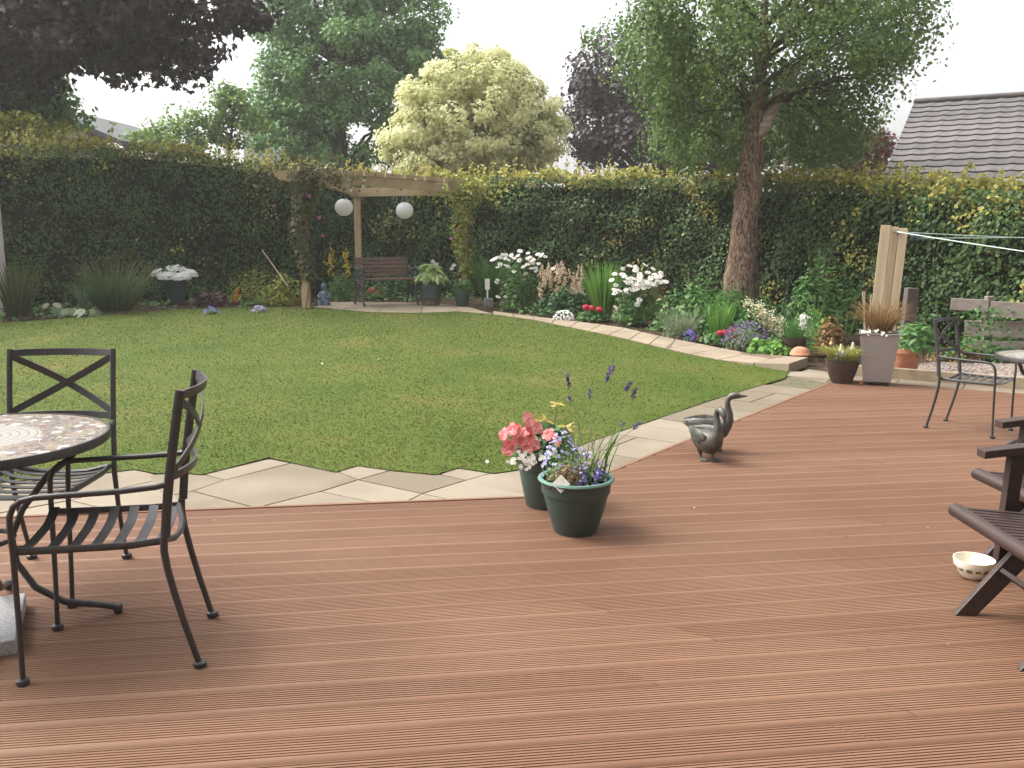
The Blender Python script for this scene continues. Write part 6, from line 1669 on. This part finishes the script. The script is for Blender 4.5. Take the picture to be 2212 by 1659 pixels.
TL = {
    'copper': leafmat('leaf_copper', [(.1, (0.020, 0.015, 0.018)), (.5, (0.033, 0.023, 0.026)), (.9, (0.056, 0.040, 0.040))], trans=.18, spec=.3),
    'darkbeech': leafmat('leaf_darkbeech', [(.1, (0.033, 0.024, 0.030)), (.5, (0.060, 0.039, 0.048)), (.9, (0.098, 0.072, 0.072))], trans=.15),
    'ash': leafmat('leaf_ash', [(.1, (0.070, 0.179, 0.049)), (.5, (0.130, 0.275, 0.081)), (.9, (0.248, 0.406, 0.119))], nscale=.35),
    'cream': leafmat('leaf_cream', [(.04, (.44, .48, .20)), (.3, (.64, .65, .34)), (.65, (.76, .75, .46)), (.95, (.82, .81, .58))], nscale=.4, trans=.55),
    'birch': leafmat('leaf_birch', [(.1, (0.061, 0.122, 0.032)), (.45, (0.107, 0.197, 0.052)), (.75, (0.182, 0.261, 0.075)), (.95, (0.330, 0.356, 0.138))], nscale=.5, trans=.35),
    'sapling': leafmat('leaf_sapling', [(.1, (0.094, 0.204, 0.054)), (.5, (0.166, 0.295, 0.072)), (.9, (0.354, 0.430, 0.109))], nscale=.5),
    'redplum': leafmat('leaf_redplum', [(.1, (0.080, 0.022, 0.029)), (.5, (0.136, 0.045, 0.048)), (.9, (0.208, 0.096, 0.080))], trans=.25),
}
# big green tree left of centre
Y = 29.0
lobes = [lob(770, 120, 165, 130, Y), lob(690, 60, 120, 90, Y), lob(830, 40, 120, 90, Y), lob(880, 130, 90, 80, Y), lob(640, 205, 100, 80, Y), lob(600, 180, 60, 60, Y), lob(700, 290, 150, 80, Y), lob(800, 270, 120, 80, Y), lob(600, 55, 70, 60, Y), lob(740, -60, 150, 90, Y), lob(905, 75, 55, 55, Y), lob(600, 300, 60, 40, Y)]
bx = at(745, 500, Y)
simple_tree('broadleaf_tree', 'big green feathery tree rising behind the left end of the pergola', (bx[0], Y, 0), 3.2, .32, lobes, 330, 190, .125, .55, TL['ash'], M['branch'], shape='oval', nl=46, up=.5, shell=.55)
# pale variegated tree
Y = 24.0
lobes = [lob(1020, 255, 165, 130, Y), lob(1035, 175, 105, 70, Y), lob(930, 300, 100, 80, Y), lob(1120, 300, 95, 80, Y), lob(1000, 340, 165, 60, Y), lob(965, 200, 70, 60, Y), lob(1090, 215, 75, 70, Y), lob(880, 320, 60, 50, Y), lob(1130, 255, 75, 65, Y), lob(905, 270, 55, 55, Y), lob(1165, 300, 55, 45, Y), lob(1060, 150, 60, 45, Y)]
bx = at(1025, 500, Y)
simple_tree('variegated_tree', 'domed pale cream-leaved tree behind the pergola', (bx[0], Y, 0), 2.0, .2, lobes, 560, 130, .10, .27, TL['cream'], M['branch'], nl=34, up=.7, shell=.72, out=.9, rough=.25)
# dark copper beech behind the birch
Y = 31.0
lobes = [lob(1330, 200, 105, 130, Y), lob(1290, 270, 75, 70, Y), lob(1280, 160, 50, 50, Y), lob(1390, 280, 150, 90, Y), lob(1420, 160, 120, 110, Y), lob(1480, 240, 110, 110, Y), lob(1360, 310, 120, 60, Y), lob(1560, 290, 170, 80, Y), lob(1700, 310, 130, 60, Y)]
bx = at(1420, 500, Y)
simple_tree('copper_beech', 'dark purple beech tree between the pale tree and the birch', (bx[0], Y, 0), 3.0, .35, lobes, 300, 90, .17, .55, TL['darkbeech'], M['branch'], nl=36, up=.4, shell=.45)
# dark red plum by the roof
Y = 22.0
lobes = [lob(1860, 330, 50, 42, Y), lob(1895, 320, 38, 36, Y), lob(1830, 350, 40, 30, Y), lob(1870, 375, 60, 30, Y)]
bx = at(1865, 500, Y)
simple_tree('plum_tree', 'small dark red-leaved tree just left of the tiled roof', (bx[0], Y, 0), 1.9, .09, lobes, 75, 60, .12, .26, TL['redplum'], M['branch'], nl=14, shell=.3)
# overhanging copper maple, top left
Y = 17.5
lobes = [lob(130, 40, 230, 95, Y, 1.6), lob(300, 90, 150, 75, Y, 1.2), lob(330, 20, 190, 70, Y, 1.3), lob(390, 130, 70, 55, Y, .9), lob(180, 120, 130, 60, Y, 1.2), lob(480, 25, 70, 38, Y, .9), lob(545, 12, 36, 20, Y, .6), lob(40, 130, 90, 90, Y, 1.3), lob(-120, 100, 200, 160, Y, 2.0), lob(200, -90, 330, 110, Y, 2.2), lob(435, 45, 55, 40, Y, .8)]
t = empty('copper_maple', (0, 0, 0), 0, 'dark purple maple whose branches overhang the top left of the view', 'tree'); bx = at(-260, 500, Y + .5)
tp = [np.array([bx[0], Y + .5, -.2]), np.array([bx[0] + .05, Y + .5, 2.0]), np.array([bx[0] + .25, Y + .4, 4.0]), np.array([bx[0] + .6, Y + .2, 5.2]), np.array([bx[0] + 1.4, Y, 6.6])]
tube_tree(t, tp, [.42, .34, .30, .24, .12], None, M['branch'])
Lv, C = crown(lobes, 330, 50, .145, .42, 'maple', up=.25, shell=.35, flat=.6); Lv.build('crown', TL['copper'], t)
limbs_to(t, tp[2:], C, 60, .10, M['branch'])
# green tree below it, far left
Y = 19.0
lobes = [lob(40, 210, 95, 85, Y), lob(110, 225, 60, 55, Y), lob(-60, 200, 100, 110, Y), lob(95, 270, 55, 40, Y), lob(20, 270, 80, 50, Y)]
bx = at(10, 500, Y)
simple_tree('broadleaf_tree', 'dull green tree at the far left, under the purple maple branches', (bx[0], Y, 0), 2.6, .16, lobes, 140, 75, .12, .36, TL['ash'], M['branch'], nl=22, shell=.4)
Y = 16.6
lobes = [lob(40, 285, 70, 30, Y), lob(110, 290, 45, 24, Y), lob(-40, 270, 70, 40, Y)]
bx = at(40, 500, Y)
simple_tree('shrub_tree', 'yellowish leafy shrub topping the left hedge at the far left', (bx[0], Y, 0), 2.2, .06, lobes, 60, 60, .075, .2, LM['yellowgreen'], M['branch'], nl=14, shell=.3)
# small trees between
Y = 26.0
lobes = [lob(345, 285, 50, 25, Y), lob(400, 262, 42, 34, Y), lob(430, 285, 50, 30, Y), lob(305, 298, 40, 16, Y), lob(380, 305, 100, 20, Y)]
bx = at(385, 500, Y)
simple_tree('young_tree', 'wispy light green small tree against the white sky above the left hedge', (bx[0], Y, 0), 2.6, .07, lobes, 70, 46, .11, .3, TL['sapling'], M['branch'], nl=22, shell=.2)
lobes = [lob(487, 208, 32, 26, Y), lob(470, 240, 28, 30, Y), lob(510, 245, 34, 36, Y), lob(485, 285, 46, 34, Y), lob(520, 215, 22, 20, Y), lob(555, 265, 26, 22, Y)]
bx = at(490, 500, Y)
simple_tree('young_tree', 'slim birch-like young tree just left of the white gable', (bx[0], Y, 0), 3.4, .08, lobes, 74, 46, .11, .27, TL['sapling'], M['branch'], nl=22, shell=.2)
# the birch with its rough trunk
BY = 14.6
t = empty('birch_tree', (0, 0, 0), 0, 'tall birch with a thick rough-barked trunk in front of the right hedge', 'tree')
def tp_(x, y): return at(x, y, BY)
b0 = tp_(1600, 640); b0[2] = float(hgt(b0[0], BY)) - .1
trunk = [b0, tp_(1600, 600), tp_(1606, 540), tp_(1610, 480), tp_(1616, 420), tp_(1620, 360), tp_(1626, 300), tp_(1632, 240), tp_(1640, 190), tp_(1648, 130), tp_(1650, 60), tp_(1655, -60), tp_(1650, -220)]
px2 = BY / FOC
m = MB(); m.tube(trunk, [.31, 35 * px2, 30 * px2, 27.5 * px2, 25.5 * px2, 23 * px2, 20.5 * px2, 18.5 * px2, 13 * px2, 10 * px2, 8.5 * px2, 6 * px2, 3 * px2], 28)
# rough surface: plates and furrows displaced in the mesh
o = m.build('trunk', M['bark'], t, 80)
bm = bmesh.new(); bm.from_mesh(o.data)
bmesh.ops.subdivide_edges(bm, edges=[e for e in bm.edges if abs((e.verts[0].co - e.verts[1].co).z) > .15], cuts=7, use_grid_fill=True)
from mathutils import noise as mnoise
bm.normal_update()
for v in bm.verts:
    p = v.co; q = Vector((p.x * 9, p.y * 9, p.z * 3.2)); q2 = Vector((p.x * 24, p.y * 24, p.z * 7))
    a = mnoise.noise(q) * .035 + mnoise.noise(q2) * .022 + mnoise.noise(Vector((p.x * 2.2, p.y * 2.2, p.z * 1.6))) * .03
    v.co += v.normal * a * (1.0 if p.z < 4 else .4)
bm.to_mesh(o.data); bm.free()
m = MB(); m.tube([tp_(1628, 292), tp_(1646, 275), tp_(1662, 250), tp_(1684, 216), tp_(1712, 170), tp_(1745, 110)], [.14, .125, .10, .085, .06, .03], 12); m.build('limb', M['pale_bark'], t, 60)
m = MB(); m.tube([tp_(1628, 262), tp_(1618, 225), tp_(1606, 190), tp_(1590, 120), tp_(1560, 40)], [.10, .075, .055, .04, .025], 10); m.build('limb', M['bark'], t, 60)
lobes = [lob(1640, 60, 330, 130, BY, 2.3), lob(1490, 130, 140, 130, BY, 1.5), lob(1760, 150, 150, 130, BY, 1.6), lob(1475, 215, 85, 85, BY + .6, 1.1), lob(1555, 262, 130, 85, BY + 1.9, 1.3), lob(1745, 275, 125, 85, BY + 1.9, 1.3), lob(1470, 300, 70, 50, BY + .8, .9), lob(1830, 290, 60, 60, BY + .9, .9), lob(1880, 60, 120, 90, BY, 1.3), lob(1960, 40, 65, 55, BY, .9), lob(1830, 230, 50, 50, BY, .9), lob(1420, 70, 80, 80, BY, 1.1), lob(1700, 322, 90, 42, BY + 2.0, 1.0), lob(1800, 318, 80, 44, BY + 1.8, 1.0), lob(1510, 325, 90, 36, BY + 1.8, 1.0), lob(1660, -130, 330, 150, BY, 2.4), lob(1870, 150, 60, 50, BY, .9), lob(1500, 300, 90, 50, BY, 1.1), lob(1930, 110, 50, 40, BY, .8)]
Lv, C = crown(lobes, 640, 104, .068, .30, 'diamond', up=.25, shell=.3, flat=1.3); Lv.build('crown', TL['birch'], t)
limbs_to(t, trunk[7:], C, 70, .05, M['branch'])
p = at(1690, 500, 19.5); t = empty('young_birch', (p[0], 19.5, 0), 0, 'thin pale-stemmed young birch behind the hedge, right of the rough trunk', 'tree'); m = MB(); m.tube([(0, 0, -.1), (.02, 0, 1.5), (.0, 0, 3.0), (.05, 0, 4.6)], [.07, .06, .055, .03], 8); m.build('trunk', M['pale_bark'], t, 60)
Lv, C = crown([(.05, 0, 4.2, .7, .6, .9), (-.2, .1, 3.4, .5, .4, .5)], 40, 60, .075, .25, 'diamond', shell=.2); Lv.build('crown', TL['birch'], t)

# ------------------------------------------------------------------ houses beyond the hedge
render_w = surf('render_white', (.62, .61, .58), (.54, .53, .50), rough=.9, scale=3, bump=.1)
tilem = surf('roof_tile', (.135, .122, .118), (.085, .078, .076), rough=.8, scale=7, bump=.2, island=.5)
def tiled_roof(t, e0, along, up, wid, length, rows, tw):
    """e0: lower corner; wavy interlocking tiles in overlapping courses"""
    e0, along, up = np.array(e0, float), unit(np.array(along, float)), unit(np.array(up, float)); nn = unit(np.cross(along, up)); nn = nn if nn[2] > 0 else -nn
    m = MB(); per = 8; nt = int(wid / tw); step = length / rows
    for r_ in range(rows):
        off = 0
        vs = []; n = nt * per
        for q, (lu, lift) in enumerate(((0, .034), (0, .0), (step * 1.0, .0))):
            pass
        prof = [(x * tw / per, .007 * math.cos(2 * math.pi * x / per) + .003 * math.cos(4 * math.pi * x / per)) for x in range(n + 1)]
        for lu, lift in ((-.03, -.004), (-.03, .032), (step, .004)):
            for x, w_ in prof: vs.append(e0 + along * x + up * (r_ * step + lu) + nn * (lift + w_))
        fs = []
        for b in range(2):
            for i in range(n): fs.append((b * (n + 1) + i, b * (n + 1) + i + 1, (b + 1) * (n + 1) + i + 1, (b + 1) * (n + 1) + i))
        m.add(vs, fs)
    return m
RG = at(1975, 224, 20.0); RE = at(1905, 392, 16.2)
upv = RG - RE; hz = upv.copy(); hz[2] = 0; al = unit(np.array([hz[1], -hz[0], 0]))
t = empty('bungalow', (0, 0, 0), 0, 'bungalow with a grey pantiled roof behind the hedge at the right', 'house')
Ls = float(np.linalg.norm(upv)); tiled_roof(t, RE, al, upv, 7.0, Ls, 14, .33).build('roof', tilem, t, 50)
m = MB(); hb = unit(hz); e = RE
cor = [e + al * .25 + hb * .4, e + al * 6.8 + hb * .4, e + al * 6.8 + hb * (2 * np.linalg.norm(hz) - .4), e + al * .25 + hb * (2 * np.linalg.norm(hz) - .4)]
m.prism([(c[0], c[1]) for c in cor], -.1, RE[2] + .12)
ap = RG + al * .25; m.add([np.array([*cor[0][:2], RE[2] + .1]), np.array([*cor[3][:2], RE[2] + .1]), ap - [0, 0, .12]], [(0, 1, 2)]); m.build('wall', render_w, t)
m = MB(); m.bar(RE + [0, 0, -.06], RG + [0, 0, -.05], .04, .10); m.bar(RG, RG + hb * np.linalg.norm(hz) - [0, 0, upv[2]], .05, .16); m.build('bargeboard', surf('barge', (.24, .22, .20), rough=.7, scale=5), t)
m = MB(); bk = RG + hb * np.linalg.norm(hz) - [0, 0, upv[2]]; m.add([RG, RG + al * 7, bk + al * 7, bk], [(0, 1, 2, 3)]); m.build('back_roof', tilem, t)
m = MB(); m.tube([RG + [0, 0, .05], RG + al * 7 + [0, 0, .05]], .055, 10); m.build('ridge', tilem, t, 50)
m = MB(); m.tube([RE + al * .0 + [0, 0, -.06], RE + al * 7 + [0, 0, -.06]], .06, 8); m.build('gutter', surf('gutter', (.45, .45, .44), rough=.5, scale=5), t, 50)
# grey roof at the left
Y = 25.0; r0_, r1_ = at(60, 216, Y), at(262, 303, Y)
t = empty('left_house', (0, 0, 0), 0, 'grey pitched roof of a house seen over the left hedge', 'house'); gs = surf('slate', (.13, .135, .14), (.09, .095, .10), rough=.9, scale=5, bump=.2); dv = np.array([0.4, 6.0, 0])
mir = np.array([2 * r0_[0] - r1_[0], r1_[1], r1_[2]])
m = MB(); th = np.array([0, 0, .14])
for a_, b_ in ((r0_, r1_), (r0_, mir)): m.add([a_, b_, b_ + dv, a_ + dv, a_ - th, b_ - th, b_ + dv - th, a_ + dv - th], [(0, 1, 2, 3), (7, 6, 5, 4), (0, 4, 5, 1), (1, 5, 6, 2), (2, 6, 7, 3), (3, 7, 4, 0)])
m.build('roof', gs, t)
m = MB(); m.add([r0_ - [0, -.25, .2], r1_ - [.25, -.25, .2], np.array([r1_[0] - .25, r1_[1] + .25, -.1]), np.array([mir[0] + .25, mir[1] + .25, -.1]), mir - [-.25, -.25, .2]], [(0, 1, 2, 3, 4)]); m.build('wall', surf('grey_render', (.42, .43, .44), (.34, .35, .36), rough=.9, scale=4), t)
# white gable
Y = 33.0; a_, b_ = at(522, 238, Y), at(640, 262, Y)
t = empty('white_house', (0, 0, 0), 0, 'white rendered house gable showing between the young tree and the big green tree', 'house'); dv = np.array([.6, 6.0, 0])
m = MB(); fp = [a_, b_, np.array([b_[0], b_[1], -.1]), np.array([a_[0], a_[1], -.1])]; m.add(fp + [p + dv for p in fp], [(3, 2, 1, 0), (4, 5, 6, 7), (1, 2, 6, 5), (3, 0, 4, 7)]); m.build('wall', render_w, t)
m = MB(); th = np.array([0, 0, .16]); q0, q1_ = a_ + [-.12, -.15, .02], b_ + [.4, -.15, -.04]; m.add([q0, q1_, q1_ + dv, q0 + dv, q0 + th, q1_ + th, q1_ + dv + th, q0 + dv + th], [(3, 2, 1, 0), (4, 5, 6, 7), (0, 1, 5, 4), (1, 2, 6, 5), (2, 3, 7, 6), (3, 0, 4, 7)]); m.build('roof', surf('roof_edge', (.50, .50, .49), (.40, .40, .40), rough=.6, scale=5), t)

# pale post at the very edge of the view, left
q = at(-7, 480, 14.2); t = empty('lamp_post', (q[0], 14.2, float(hgt(q[0], 14.2)) - .05), 0, 'pale slim garden post with a small cap at the very left edge', 'post')
zc = at(0, 335, 14.2)[2] - t.location[2]
m = MB(); m.tube([(0, 0, 0), (0, 0, zc)], .07, 12); m.build('post', surf('post_grey', (.50, .46, .43), (.40, .37, .35), rough=.7, scale=6), t, 50)
m = MB(); m.lathe([(0, zc + .14), (.03, zc + .12), (.14, zc - .02), (.13, zc - .035), (0, zc - .035)], 14); m.build('cap', surf('cap_grey', (.35, .35, .36), rough=.6, scale=6), t, 50)

# ------------------------------------------------------------------ hazy air
HAZE = 0.0015
if HAZE > 0:
    m, n, l, out = nodes_of('haze'); v = n.new('ShaderNodeVolumePrincipled'); v.inputs['Color'].default_value = (1.0, .99, .97, 1); v.inputs['Density'].default_value = HAZE; v.inputs['Anisotropy'].default_value = .35
    l.new(v.outputs[0], out.inputs['Volume'])
    mb = MB(); mb.box((0, 180, 9.0), (560, 520, 20.4)); o = mb.build('haze', m); tag(o, 'thin bright haze in the air over the garden', 'haze', kind='stuff')
